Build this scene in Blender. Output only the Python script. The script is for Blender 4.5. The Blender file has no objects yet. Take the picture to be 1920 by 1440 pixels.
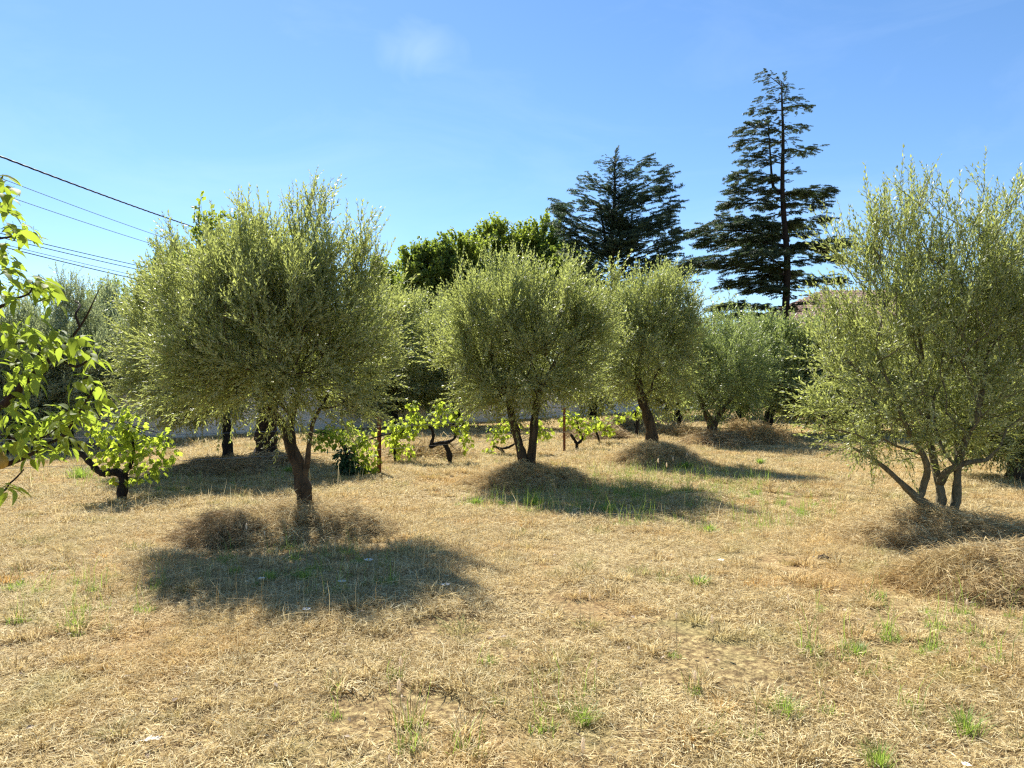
import bpy, math, random
import numpy as np
from mathutils import Vector, Euler

# ------------------------------------------------------------------ camera
sc = bpy.context.scene
F = 1387.0           # focal length in photograph pixels (1920 wide)
EYE = 1.6
cam_d = bpy.data.cameras.new("camera"); cam = bpy.data.objects.new("camera", cam_d)
sc.collection.objects.link(cam)
cam_d.sensor_width = 36.0; cam_d.lens = 36.0 * F / 1920.0
cam_d.clip_start = 0.05; cam_d.clip_end = 3000
cam.location = (0, 0, EYE); cam.rotation_euler = (math.radians(90), 0, 0)
sc.camera = cam

# ------------------------------------------------------------------ world, sun, exposure
SUN_EL = math.radians(48); SUN_AZ = math.atan2(-0.43, 0.90)     # sun ahead and to the left
world = bpy.data.worlds.new("World"); sc.world = world; world.use_nodes = True
wn, wl = world.node_tree.nodes, world.node_tree.links
wn.clear()
w_out = wn.new("ShaderNodeOutputWorld"); w_bg = wn.new("ShaderNodeBackground")
sky = wn.new("ShaderNodeTexSky"); sky.sky_type = 'NISHITA'; sky.sun_disc = False
sky.sun_elevation = SUN_EL; sky.sun_rotation = SUN_AZ
sky.air_density = 1.0; sky.dust_density = 0.1; sky.ozone_density = 4.5; sky.altitude = 200
hsv = wn.new("ShaderNodeHueSaturation"); hsv.inputs['Saturation'].default_value = 1.1; hsv.inputs['Hue'].default_value = 0.5
tc = wn.new("ShaderNodeTexCoord")
mp = wn.new("ShaderNodeMapping"); mp.inputs['Scale'].default_value = (1.6, 1.6, 5.5); mp.inputs['Rotation'].default_value = (0, 0.25, 0.5)
nz = wn.new("ShaderNodeTexNoise"); nz.inputs['Scale'].default_value = 1.7; nz.inputs['Detail'].default_value = 7; nz.inputs['Roughness'].default_value = 0.6; nz.inputs['Distortion'].default_value = 0.6
cr = wn.new("ShaderNodeMapRange"); cr.inputs['From Min'].default_value = 0.46; cr.inputs['From Max'].default_value = 0.80; cr.inputs['To Min'].default_value = 0.0; cr.inputs['To Max'].default_value = 0.11
mx = wn.new("ShaderNodeMixRGB"); mx.inputs['Color2'].default_value = (6.6, 7.6, 8.8, 1)
wl.new(tc.outputs['Generated'], mp.inputs['Vector']); wl.new(mp.outputs['Vector'], nz.inputs['Vector'])
wl.new(nz.outputs['Fac'], cr.inputs['Value']); wl.new(cr.outputs['Result'], mx.inputs['Fac'])
wl.new(sky.outputs['Color'], hsv.inputs['Color']); wl.new(hsv.outputs['Color'], mx.inputs['Color1'])
# one small faint cloud, high left of the middle
cd = Vector(((782 - 960) / F, 1, (720 - 98) / F)).normalized()
sub = wn.new("ShaderNodeVectorMath"); sub.operation = 'SUBTRACT'; sub.inputs[1].default_value = cd
mc = wn.new("ShaderNodeMapping"); mc.inputs['Scale'].default_value = (13, 10, 26); mc.inputs['Rotation'].default_value = (0, 0.35, 0)
ln = wn.new("ShaderNodeVectorMath"); ln.operation = 'LENGTH'
n2 = wn.new("ShaderNodeTexNoise"); n2.inputs['Scale'].default_value = 14; n2.inputs['Detail'].default_value = 6; n2.inputs['Distortion'].default_value = 1.2
aw = wn.new("ShaderNodeMath"); aw.operation = 'MULTIPLY_ADD'; aw.inputs[1].default_value = 1.3
mr2 = wn.new("ShaderNodeMapRange"); mr2.inputs['From Min'].default_value = 1.55; mr2.inputs['From Max'].default_value = 0.75; mr2.inputs['To Max'].default_value = 0.10
mx2 = wn.new("ShaderNodeMixRGB"); mx2.inputs['Color2'].default_value = (9.0, 9.6, 10.2, 1)
wl.new(tc.outputs['Generated'], sub.inputs[0]); wl.new(sub.outputs[0], mc.inputs['Vector']); wl.new(mc.outputs[0], ln.inputs[0]); wl.new(tc.outputs['Generated'], n2.inputs['Vector'])
wl.new(n2.outputs['Fac'], aw.inputs[0]); wl.new(ln.outputs['Value'], aw.inputs[2]); wl.new(aw.outputs[0], mr2.inputs['Value']); wl.new(mr2.outputs['Result'], mx2.inputs['Fac'])
wl.new(mx.outputs['Color'], mx2.inputs['Color1']); wl.new(mx2.outputs['Color'], w_bg.inputs['Color']); w_bg.inputs['Strength'].default_value = 0.080
wl.new(w_bg.outputs['Background'], w_out.inputs['Surface'])

sun_d = bpy.data.lights.new("sun", 'SUN'); sun_d.energy = 5.0; sun_d.angle = math.radians(0.53); sun_d.color = (1.0, 0.955, 0.88)
sun = bpy.data.objects.new("sun", sun_d); sc.collection.objects.link(sun)
sdir = Vector((math.sin(SUN_AZ) * math.cos(SUN_EL), math.cos(SUN_AZ) * math.cos(SUN_EL), math.sin(SUN_EL)))
sun.rotation_euler = sdir.to_track_quat('Z', 'Y').to_euler(); sun.location = sdir * 60

vs = sc.view_settings
vs.view_transform = 'Standard'; vs.look = 'None'; vs.gamma = 1.0; vs.use_curve_mapping = False; vs.exposure = 1.18
cy = sc.cycles
cy.max_bounces = 9; cy.diffuse_bounces = 7; cy.glossy_bounces = 2; cy.transmission_bounces = 6; cy.transparent_max_bounces = 4
cy.caustics_reflective = False; cy.caustics_refractive = False; cy.sample_clamp_indirect = 6
cy.use_denoising = False
sc.render.film_transparent = False
cy.pixel_filter_type = 'BLACKMAN_HARRIS'; cy.filter_width = 1.3

# ------------------------------------------------------------------ helpers
COL = sc.collection
def W(px, py, d):                      # a point seen at pixel (px, py) of the photograph, d metres ahead
    return np.array([(px - 960) / F * d, d, EYE - (py - 720) / F * d])
def G(px, py):                         # the ground point seen there
    return W(px, py, EYE * F / (py - 720.0))
def tag(o, label=None, cat=None, group=None, kind=None):
    if label: o['label'] = label
    if cat: o['category'] = cat
    if group: o['group'] = group
    if kind: o['kind'] = kind
    return o
def empty(name, loc=(0, 0, 0)):
    o = bpy.data.objects.new(name, None); COL.objects.link(o); o.location = loc; o.empty_display_size = 0.2
    return o
def link(name, me, mat=None, parent=None, shift=None):
    o = bpy.data.objects.new(name, me)
    if mat is not None and not me.materials: me.materials.append(mat)
    COL.objects.link(o)
    if parent is not None:
        o.parent = parent
        o.location = -np.array(parent.location) if shift is None else shift
    return o

class MB:                              # collects vertices and faces
    def __init__(s): s.v, s.f, s.t, s.n = [], [], [], 0
    def add(s, v, f, tint=0.5):
        v = np.asarray(v, float); s.v.append(v)
        s.f += [tuple(i + s.n for i in q) for q in f]
        s.t.append(np.full(len(v), tint)); s.n += len(v)
    def mesh(s, name, smooth=False):
        me = bpy.data.meshes.new(name)
        me.from_pydata(np.concatenate(s.v).tolist(), [], s.f)
        a = me.attributes.new('tint', 'FLOAT', 'POINT'); a.data.foreach_set('value', np.concatenate(s.t).astype(np.float32))
        if smooth: me.polygons.foreach_set('use_smooth', [True] * len(me.polygons))
        me.update(); return me
    def tube(s, pts, rad, sides=6, rough=0.0, rng=None, tint=0.5, cap=True):
        pts = np.asarray(pts, float); n = len(pts)
        tan = np.gradient(pts, axis=0); tan /= (np.linalg.norm(tan, axis=1)[:, None] + 1e-9)
        ref = np.array([0.0, 1.0, 0.0]) if abs(tan[0][1]) < 0.9 else np.array([1.0, 0, 0])
        vs_, nrm = [], np.cross(tan[0], ref); nrm /= np.linalg.norm(nrm)
        for i in range(n):
            nrm = nrm - tan[i] * nrm.dot(tan[i]); nrm /= (np.linalg.norm(nrm) + 1e-9)
            b = np.cross(tan[i], nrm)
            for k in range(sides):
                a = 2 * math.pi * k / sides
                r = rad[i] * (1 + (rng.uniform(-rough, rough) if rough else 0))
                vs_.append(pts[i] + r * (math.cos(a) * nrm + math.sin(a) * b))
        f = [(i * sides + k, i * sides + (k + 1) % sides, (i + 1) * sides + (k + 1) % sides, (i + 1) * sides + k) for i in range(n - 1) for k in range(sides)]
        if cap: f += [tuple(range(sides))[::-1], tuple((n - 1) * sides + k for k in range(sides))]
        s.add(vs_, f, tint)
    def box(s, x0, x1, y0, y1, z0, z1, tint=0.5):
        v = [(x, y, z) for z in (z0, z1) for y in (y0, y1) for x in (x0, x1)]
        s.add(v, [(0, 2, 3, 1), (4, 5, 7, 6), (0, 1, 5, 4), (2, 6, 7, 3), (0, 4, 6, 2), (1, 3, 7, 5)], tint)

def smooth_path(pts, n):
    pts = np.asarray(pts, float); k = len(pts)
    t = np.linspace(0, k - 1, n); out = []
    for x in t:
        i = min(int(x), k - 2); u = x - i
        p0, p1, p2, p3 = pts[max(i - 1, 0)], pts[i], pts[i + 1], pts[min(i + 2, k - 1)]
        out.append(0.5 * ((2 * p1) + (-p0 + p2) * u + (2 * p0 - 5 * p1 + 4 * p2 - p3) * u * u + (-p0 + 3 * p1 - 3 * p2 + p3) * u ** 3))
    return np.array(out)

# ------------------------------------------------------------------ materials
def mat(name):
    m = bpy.data.materials.new(name); m.use_nodes = True
    nt = m.node_tree; nt.nodes.clear()
    return m, nt.nodes, nt.links
def rgb(c): return (c[0], c[1], c[2], 1)
def ramp(n, cols):
    r = n.new("ShaderNodeValToRGB"); e = r.color_ramp.elements
    e[0].position, e[0].color = cols[0][0], rgb(cols[0][1]); e[1].position, e[1].color = cols[-1][0], rgb(cols[-1][1])
    for p, c in cols[1:-1]:
        q = e.new(p); q.color = rgb(c)
    return r
def world_noise(n, l, scale, detail=4, rough=0.55, off=0.0):
    g = n.new("ShaderNodeNewGeometry"); t = n.new("ShaderNodeTexNoise"); t.inputs['Scale'].default_value = scale
    t.inputs['Detail'].default_value = detail; t.inputs['Roughness'].default_value = rough
    if off:
        m = n.new("ShaderNodeVectorMath"); m.operation = 'ADD'; m.inputs[1].default_value = (off, off * 1.7, 0)
        l.new(g.outputs['Position'], m.inputs[0]); l.new(m.outputs[0], t.inputs['Vector'])
    else: l.new(g.outputs['Position'], t.inputs['Vector'])
    return t
def leaf_mat(name, top, top2, under, trans, tw=0.4, rough=0.42, patch=0.6, spec=0.5):
    m, n, l = mat(name)
    out = n.new("ShaderNodeOutputMaterial"); pb = n.new("ShaderNodeBsdfPrincipled"); tr = n.new("ShaderNodeBsdfTranslucent"); mix = n.new("ShaderNodeMixShader")
    at = n.new("ShaderNodeAttribute"); at.attribute_name = 'tint'
    c = n.new("ShaderNodeMixRGB"); c.inputs['Color1'].default_value = rgb(top); c.inputs['Color2'].default_value = rgb(top2)
    nz = world_noise(n, l, patch, 3)
    ad = n.new("ShaderNodeMath"); ad.operation = 'ADD'
    mr = n.new("ShaderNodeMapRange"); mr.inputs['From Min'].default_value = 0.3; mr.inputs['From Max'].default_value = 0.7; mr.inputs['To Min'].default_value = -0.35; mr.inputs['To Max'].default_value = 0.35
    l.new(nz.outputs['Fac'], mr.inputs['Value']); l.new(at.outputs['Fac'], ad.inputs[0]); l.new(mr.outputs['Result'], ad.inputs[1]); ad.use_clamp = True
    l.new(ad.outputs[0], c.inputs['Fac'])
    ge = n.new("ShaderNodeNewGeometry"); cu = n.new("ShaderNodeMixRGB"); cu.inputs['Color2'].default_value = rgb(under)
    l.new(ge.outputs['Backfacing'], cu.inputs['Fac']); l.new(c.outputs['Color'], cu.inputs['Color1'])
    l.new(cu.outputs['Color'], pb.inputs['Base Color']); pb.inputs['Roughness'].default_value = rough
    pb.inputs['Specular IOR Level'].default_value = spec
    tc_ = n.new("ShaderNodeMixRGB"); tc_.blend_type = 'MULTIPLY'; tc_.inputs['Fac'].default_value = 0.35; tc_.inputs['Color1'].default_value = rgb(trans)
    hs = n.new("ShaderNodeMapRange"); hs.inputs['To Min'].default_value = 0.55; hs.inputs['To Max'].default_value = 1.3
    l.new(at.outputs['Fac'], hs.inputs['Value']); l.new(hs.outputs['Result'], tc_.inputs['Color2'])
    l.new(tc_.outputs['Color'], tr.inputs['Color'])
    mix.inputs['Fac'].default_value = tw
    l.new(pb.outputs['BSDF'], mix.inputs[1]); l.new(tr.outputs['BSDF'], mix.inputs[2]); l.new(mix.outputs['Shader'], out.inputs['Surface'])
    return m
M = {}
M['olive'] = leaf_mat('olive_leaf', (0.165, 0.195, 0.06), (0.27, 0.295, 0.105), (0.36, 0.38, 0.22), (0.48, 0.53, 0.13), 0.47, 0.45)
M['olive_grey'] = leaf_mat('olive_leaf_grey', (0.15, 0.18, 0.09), (0.25, 0.28, 0.15), (0.36, 0.40, 0.28), (0.38, 0.44, 0.18), 0.45, 0.4)
M['olive_dark'] = leaf_mat('olive_leaf_dark', (0.11, 0.14, 0.045), (0.20, 0.23, 0.08), (0.29, 0.32, 0.18), (0.36, 0.42, 0.10), 0.45, 0.4)
M['olive_green'] = leaf_mat('olive_leaf_green', (0.13, 0.17, 0.055), (0.22, 0.26, 0.09), (0.30, 0.34, 0.18), (0.38, 0.46, 0.12), 0.47, 0.4)
M['broad'] = leaf_mat('broad_leaf', (0.10, 0.145, 0.025), (0.19, 0.23, 0.04), (0.15, 0.19, 0.05), (0.40, 0.50, 0.06), 0.48, 0.45, 0.3)
M['broad_dark'] = leaf_mat('broad_leaf_dark', (0.07, 0.11, 0.022), (0.13, 0.175, 0.035), (0.10, 0.14, 0.04), (0.32, 0.42, 0.05), 0.48, 0.45, 0.3)
M['vine'] = leaf_mat('vine_leaf', (0.12, 0.18, 0.025), (0.23, 0.28, 0.045), (0.19, 0.25, 0.07), (0.60, 0.72, 0.07), 0.58, 0.6, 1.5, 0.3)
M['vine_dark'] = leaf_mat('vine_leaf_dark', (0.02, 0.06, 0.02), (0.045, 0.10, 0.03), (0.06, 0.11, 0.05), (0.05, 0.12, 0.02), 0.3, 0.5, 1.5)
M['pear'] = leaf_mat('pear_leaf', (0.07, 0.12, 0.018), (0.17, 0.21, 0.03), (0.16, 0.21, 0.06), (0.42, 0.54, 0.05), 0.48, 0.6, 3.0, 0.15)
M['cedar'] = leaf_mat('cedar_needles', (0.035, 0.062, 0.03), (0.09, 0.115, 0.045), (0.05, 0.08, 0.04), (0.10, 0.16, 0.04), 0.3, 0.55, 0.4)
M['cedar_blue'] = leaf_mat('cedar_needles_blue', (0.035, 0.07, 0.048), (0.08, 0.125, 0.075), (0.05, 0.09, 0.06), (0.10, 0.17, 0.07), 0.3, 0.55, 0.4)
M['green_grass'] = leaf_mat('green_grass_blade', (0.12, 0.20, 0.03), (0.28, 0.36, 0.07), (0.2, 0.28, 0.06), (0.4, 0.55, 0.08), 0.4, 0.6, 2.0)

def bark(name, c1, c2, scale=14, bump=0.6):
    m, n, l = mat(name)
    out = n.new("ShaderNodeOutputMaterial"); pb = n.new("ShaderNodeBsdfPrincipled")
    g = n.new("ShaderNodeNewGeometry"); mpn = n.new("ShaderNodeMapping"); mpn.inputs['Scale'].default_value = (scale, scale, scale * 0.28)
    t = n.new("ShaderNodeTexNoise"); t.inputs['Scale'].default_value = 1.0; t.inputs['Detail'].default_value = 6; t.inputs['Roughness'].default_value = 0.65; t.inputs['Distortion'].default_value = 0.8
    l.new(g.outputs['Position'], mpn.inputs['Vector']); l.new(mpn.outputs['Vector'], t.inputs['Vector'])
    r = ramp(n, [(0.32, c1), (0.68, c2)]); l.new(t.outputs['Fac'], r.inputs['Fac']); l.new(r.outputs['Color'], pb.inputs['Base Color'])
    pb.inputs['Roughness'].default_value = 0.9; pb.inputs['Specular IOR Level'].default_value = 0.2
    b = n.new("ShaderNodeBump"); b.inputs['Strength'].default_value = bump; b.inputs['Distance'].default_value = 0.03
    l.new(t.outputs['Fac'], b.inputs['Height']); l.new(b.outputs['Normal'], pb.inputs['Normal']); l.new(pb.outputs['BSDF'], out.inputs['Surface'])
    return m
M['bark'] = bark('olive_bark', (0.022, 0.016, 0.010), (0.11, 0.08, 0.05))
M['bark_grey'] = bark('olive_bark_grey', (0.07, 0.06, 0.035), (0.22, 0.19, 0.12), 18, 0.4)
M['bark_dark'] = bark('dark_bark', (0.010, 0.008, 0.007), (0.035, 0.028, 0.023), 22)
M['bark_pear'] = bark('pear_bark', (0.018, 0.012, 0.009), (0.055, 0.036, 0.026), 60, 0.3)
M['rust'] = bark('rusty_metal', (0.12, 0.045, 0.02), (0.26, 0.10, 0.045), 30, 0.3)
M['pole'] = bark('weathered_pole_wood', (0.10, 0.09, 0.07), (0.22, 0.20, 0.17), 8, 0.2)

def plain(name, c, rough=0.7, spec=0.3, noise=0.0, ns=5.0, metal=0.0):
    m, n, l = mat(name)
    out = n.new("ShaderNodeOutputMaterial"); pb = n.new("ShaderNodeBsdfPrincipled")
    pb.inputs['Roughness'].default_value = rough; pb.inputs['Specular IOR Level'].default_value = spec; pb.inputs['Metallic'].default_value = metal
    if noise:
        t = world_noise(n, l, ns, 6)
        r = ramp(n, [(0.3, tuple(x * (1 - noise) for x in c)), (0.7, tuple(min(1, x * (1 + noise)) for x in c))])
        l.new(t.outputs['Fac'], r.inputs['Fac']); l.new(r.outputs['Color'], pb.inputs['Base Color'])
    else: pb.inputs['Base Color'].default_value = rgb(c)
    l.new(pb.outputs['BSDF'], out.inputs['Surface']); return m
M['cable'] = plain('black_cable', (0.02, 0.02, 0.024), 0.5)
M['cable_grey'] = plain('grey_cable', (0.16, 0.18, 0.22), 0.5)
M['wire'] = plain('trellis_wire', (0.35, 0.32, 0.28), 0.4, 0.5, metal=0.7)
M['white_petal'] = plain('white_petal', (0.80, 0.80, 0.76), 0.8)
M['fluff'] = plain('pale_fluff', (0.72, 0.68, 0.60), 0.95, 0.1)
M['stalk'] = plain('dry_stalk', (0.42, 0.34, 0.18), 0.8)
M['yellow'] = plain('yellow_disc', (0.6, 0.45, 0.05), 0.8)
M['render'] = plain('house_render', (0.62, 0.54, 0.42), 0.9, 0.1, 0.1, 1.5)
M['shutter'] = plain('shutter_paint', (0.18, 0.26, 0.28), 0.6)
M['fruit'] = plain('pear_skin', (0.34, 0.22, 0.04), 0.45, 0.5, 0.3, 25)
M['clod'] = plain('dark_clod', (0.05, 0.035, 0.025), 0.95, 0.1, 0.4, 40)

def thin(name, c, w):
    m, n, l = mat(name); out = n.new("ShaderNodeOutputMaterial"); df = n.new("ShaderNodeBsdfDiffuse"); tr = n.new("ShaderNodeBsdfTranslucent"); mix = n.new("ShaderNodeMixShader")
    df.inputs['Color'].default_value = rgb(c); tr.inputs['Color'].default_value = rgb(c); mix.inputs['Fac'].default_value = w
    l.new(df.outputs[0], mix.inputs[1]); l.new(tr.outputs[0], mix.inputs[2]); l.new(mix.outputs[0], out.inputs['Surface']); return m
M['white_petal'] = thin('thin_white_petal', (0.90, 0.86, 0.76), 0.35); M['fluff'] = thin('thin_pale_fluff', (0.92, 0.83, 0.68), 0.72)
# wall: pale render with damp stains and a block grid in relief
m, n, l = mat('garden_wall_render'); out = n.new("ShaderNodeOutputMaterial"); pb = n.new("ShaderNodeBsdfPrincipled")
t = world_noise(n, l, 1.3, 8, 0.65); r = ramp(n, [(0.25, (0.55, 0.49, 0.41)), (0.5, (0.78, 0.71, 0.62)), (0.8, (0.84, 0.78, 0.69))])
l.new(t.outputs['Fac'], r.inputs['Fac']); l.new(r.outputs['Color'], pb.inputs['Base Color']); pb.inputs['Roughness'].default_value = 0.9
l.new(pb.outputs['BSDF'], out.inputs['Surface']); M['wall'] = m
# roof tiles
m, n, l = mat('terracotta_tile'); out = n.new("ShaderNodeOutputMaterial"); pb = n.new("ShaderNodeBsdfPrincipled")
at = n.new("ShaderNodeAttribute"); at.attribute_name = 'tint'; r = ramp(n, [(0.0, (0.12, 0.07, 0.05)), (0.5, (0.32, 0.20, 0.14)), (1.0, (0.52, 0.40, 0.30))])
l.new(at.outputs['Fac'], r.inputs['Fac']); l.new(r.outputs['Color'], pb.inputs['Base Color']); pb.inputs['Roughness'].default_value = 0.9
l.new(pb.outputs['BSDF'], out.inputs['Surface']); M['tile'] = m

# straw colours; the same field of patches colours soil and blades
def straw_field(n, l):
    """large patches: bleached straw, orange-brown thatch, greener grass"""
    a = world_noise(n, l, 0.55, 5, 0.6)
    b = world_noise(n, l, 0.9, 5, 0.65, 17.3)
    return a, b
def straw_mat(name, lo, mid, hi, orange, green, trans=0.25):
    m, n, l = mat(name); out = n.new("ShaderNodeOutputMaterial"); pb = n.new("ShaderNodeBsdfPrincipled"); tr = n.new("ShaderNodeBsdfTranslucent"); mix = n.new("ShaderNodeMixShader")
    at = n.new("ShaderNodeAttribute"); at.attribute_name = 'tint'
    r = ramp(n, [(0.0, lo), (0.45, mid), (1.0, hi)]); l.new(at.outputs['Fac'], r.inputs['Fac'])
    a, b = straw_field(n, l)
    ra = n.new("ShaderNodeMapRange"); ra.inputs['From Min'].default_value = 0.50; ra.inputs['From Max'].default_value = 0.68; ra.inputs['To Max'].default_value = 0.55
    rb = n.new("ShaderNodeMapRange"); rb.inputs['From Min'].default_value = 0.56; rb.inputs['From Max'].default_value = 0.72; rb.inputs['To Max'].default_value = 0.5
    l.new(a.outputs['Fac'], ra.inputs['Value']); l.new(b.outputs['Fac'], rb.inputs['Value'])
    m1 = n.new("ShaderNodeMixRGB"); m1.inputs['Color2'].default_value = rgb(orange); m2 = n.new("ShaderNodeMixRGB"); m2.inputs['Color2'].default_value = rgb(green)
    l.new(ra.outputs['Result'], m1.inputs['Fac']); l.new(r.outputs['Color'], m1.inputs['Color1'])
    l.new(rb.outputs['Result'], m2.inputs['Fac']); l.new(m1.outputs['Color'], m2.inputs['Color1'])
    br = world_noise(n, l, 5.5, 4, 0.7, 5.1); bm_ = n.new("ShaderNodeMapRange"); bm_.inputs['From Min'].default_value = 0.40; bm_.inputs['From Max'].default_value = 0.66; bm_.inputs['To Max'].default_value = 0.5
    l.new(br.outputs['Fac'], bm_.inputs['Value']); m3 = n.new("ShaderNodeMixRGB"); m3.inputs['Color2'].default_value = rgb((0.33, 0.235, 0.105)); l.new(bm_.outputs['Result'], m3.inputs['Fac']); l.new(m2.outputs['Color'], m3.inputs['Color1']); m2 = m3
    l.new(m2.outputs['Color'], pb.inputs['Base Color']); pb.inputs['Roughness'].default_value = 0.75; pb.inputs['Specular IOR Level'].default_value = 0.25
    l.new(m2.outputs['Color'], tr.inputs['Color']); mix.inputs['Fac'].default_value = trans
    l.new(pb.outputs['BSDF'], mix.inputs[1]); l.new(tr.outputs['BSDF'], mix.inputs[2]); l.new(mix.outputs['Shader'], out.inputs['Surface'])
    return m
M['straw'] = straw_mat('dry_grass_blade', (0.20, 0.135, 0.06), (0.70, 0.545, 0.245), (0.95, 0.85, 0.54), (0.66, 0.43, 0.15), (0.40, 0.40, 0.12), 0.35)
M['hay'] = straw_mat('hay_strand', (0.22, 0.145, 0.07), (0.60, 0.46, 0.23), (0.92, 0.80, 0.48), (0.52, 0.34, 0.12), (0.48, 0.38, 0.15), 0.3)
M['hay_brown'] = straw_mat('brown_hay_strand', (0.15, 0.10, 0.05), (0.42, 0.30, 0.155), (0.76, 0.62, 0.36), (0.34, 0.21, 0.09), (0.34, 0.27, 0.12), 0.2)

m, n, l = mat('ground_thatch'); out = n.new("ShaderNodeOutputMaterial"); pb = n.new("ShaderNodeBsdfPrincipled")
f1 = world_noise(n, l, 26, 9, 0.75); r = ramp(n, [(0.36, (0.07, 0.045, 0.022)), (0.48, (0.24, 0.165, 0.075)), (0.60, (0.50, 0.38, 0.17)), (0.74, (0.78, 0.64, 0.34))])
l.new(f1.outputs['Fac'], r.inputs['Fac']); a, b = straw_field(n, l)
ra = n.new("ShaderNodeMapRange"); ra.inputs['From Min'].default_value = 0.50; ra.inputs['From Max'].default_value = 0.68; ra.inputs['To Max'].default_value = 0.5
rb = n.new("ShaderNodeMapRange"); rb.inputs['From Min'].default_value = 0.52; rb.inputs['From Max'].default_value = 0.70; rb.inputs['To Max'].default_value = 0.5
l.new(a.outputs['Fac'], ra.inputs['Value']); l.new(b.outputs['Fac'], rb.inputs['Value'])
m1 = n.new("ShaderNodeMixRGB"); m1.inputs['Color2'].default_value = rgb((0.44, 0.27, 0.12)); m2 = n.new("ShaderNodeMixRGB"); m2.inputs['Color2'].default_value = rgb((0.26, 0.27, 0.10))
l.new(ra.outputs['Result'], m1.inputs['Fac']); l.new(r.outputs['Color'], m1.inputs['Color1']); l.new(rb.outputs['Result'], m2.inputs['Fac']); l.new(m1.outputs['Color'], m2.inputs['Color1'])
l.new(m2.outputs['Color'], pb.inputs['Base Color']); pb.inputs['Roughness'].default_value = 0.95; pb.inputs['Specular IOR Level'].default_value = 0.1
bp = n.new("ShaderNodeBump"); bp.inputs['Strength'].default_value = 0.7; bp.inputs['Distance'].default_value = 0.04
l.new(f1.outputs['Fac'], bp.inputs['Height']); l.new(bp.outputs['Normal'], pb.inputs['Normal']); l.new(pb.outputs['BSDF'], out.inputs['Surface'])
M['ground'] = m

# ------------------------------------------------------------------ scattering by geometry nodes
def source_collection(name, meshes, material):
    c = bpy.data.collections.new(name)
    for i, me in enumerate(meshes):
        if not me.materials: me.materials.append(material)
        c.objects.link(bpy.data.objects.new(f"{name}_{i:02d}", me))
    return c
_groups = {}
def node_group(coll):
    if coll.name in _groups: return _groups[coll.name]
    ng = bpy.data.node_groups.new('scatter_' + coll.name, 'GeometryNodeTree')
    ng.interface.new_socket('Geometry', in_out='INPUT', socket_type='NodeSocketGeometry'); ng.interface.new_socket('Geometry', in_out='OUTPUT', socket_type='NodeSocketGeometry')
    n, l = ng.nodes, ng.links
    gi, go = n.new('NodeGroupInput'), n.new('NodeGroupOutput')
    ci = n.new('GeometryNodeCollectionInfo'); ci.inputs['Collection'].default_value = coll; ci.inputs['Separate Children'].default_value = True; ci.inputs['Reset Children'].default_value = True
    io = n.new('GeometryNodeInstanceOnPoints'); io.inputs['Pick Instance'].default_value = True
    def na(nm, dt):
        a = n.new('GeometryNodeInputNamedAttribute'); a.data_type = dt; a.inputs['Name'].default_value = nm; return a.outputs['Attribute']
    l.new(gi.outputs[0], io.inputs['Points']); l.new(ci.outputs[0], io.inputs['Instance'])
    l.new(na('rot', 'FLOAT_VECTOR'), io.inputs['Rotation']); l.new(na('scl', 'FLOAT_VECTOR'), io.inputs['Scale']); l.new(na('idx', 'INT'), io.inputs['Instance Index'])
    l.new(io.outputs[0], go.inputs[0])
    _groups[coll.name] = ng; return ng
def scatter(name, coll, pos, rot, scl, rng, parent=None, kind='stuff'):
    pos = np.asarray(pos, np.float32); k = len(pos)
    me = bpy.data.meshes.new(name); me.vertices.add(k); me.vertices.foreach_set('co', pos.ravel())
    scl = np.asarray(scl, np.float32)
    if scl.ndim == 1: scl = np.repeat(scl[:, None], 3, 1)
    for nm, ty, dat in (('rot', 'FLOAT_VECTOR', np.asarray(rot, np.float32)), ('scl', 'FLOAT_VECTOR', scl)):
        a = me.attributes.new(nm, ty, 'POINT'); a.data.foreach_set('vector', dat.ravel())
    a = me.attributes.new('idx', 'INT', 'POINT'); a.data.foreach_set('value', rng.integers(0, len(coll.objects), k).astype(np.int32))
    me.materials.append(coll.objects[0].data.materials[0])
    o = link(name, me, None, parent)
    md = o.modifiers.new('scatter', 'NODES'); md.node_group = node_group(coll)
    if kind: o['kind'] = kind
    return o
def dir_rot(d, rng, roll=None):         # euler that turns +X onto d, with a random roll about it
    d = d / (np.linalg.norm(d, axis=1)[:, None] + 1e-9)
    yaw = np.arctan2(d[:, 1], d[:, 0]); pitch = -np.arcsin(np.clip(d[:, 2], -1, 1))
    ro = rng.uniform(0, 2 * math.pi, len(d)) if roll is None else roll
    return np.stack([ro, pitch, yaw], 1)

# ------------------------------------------------------------------ leaf sprays (all grow along +X)
def leaf_blade(mb, base, d, nrm, L, wd, tint, fold=0.25, curl=0.0):
    d = d / np.linalg.norm(d); s = np.cross(nrm, d); s /= (np.linalg.norm(s) + 1e-9); nn = np.cross(d, s)
    mid = base + d * L * 0.5 - nn * curl * L * 0.3
    tip = base + d * L - nn * curl * L
    mb.add([base, mid + s * wd / 2 + nn * fold * wd, tip, mid - s * wd / 2 + nn * fold * wd, mid], [(0, 4, 1), (4, 2, 1), (0, 3, 4), (3, 2, 4)], tint)
def leaf_quad(mb, base, d, nrm, L, wd, tint):
    d = d / np.linalg.norm(d); s = np.cross(nrm, d); s /= (np.linalg.norm(s) + 1e-9)
    mb.add([base, base + d * L * 0.45 + s * wd / 2, base + d * L, base + d * L * 0.45 - s * wd / 2], [(0, 1, 2, 3)], tint)
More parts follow.
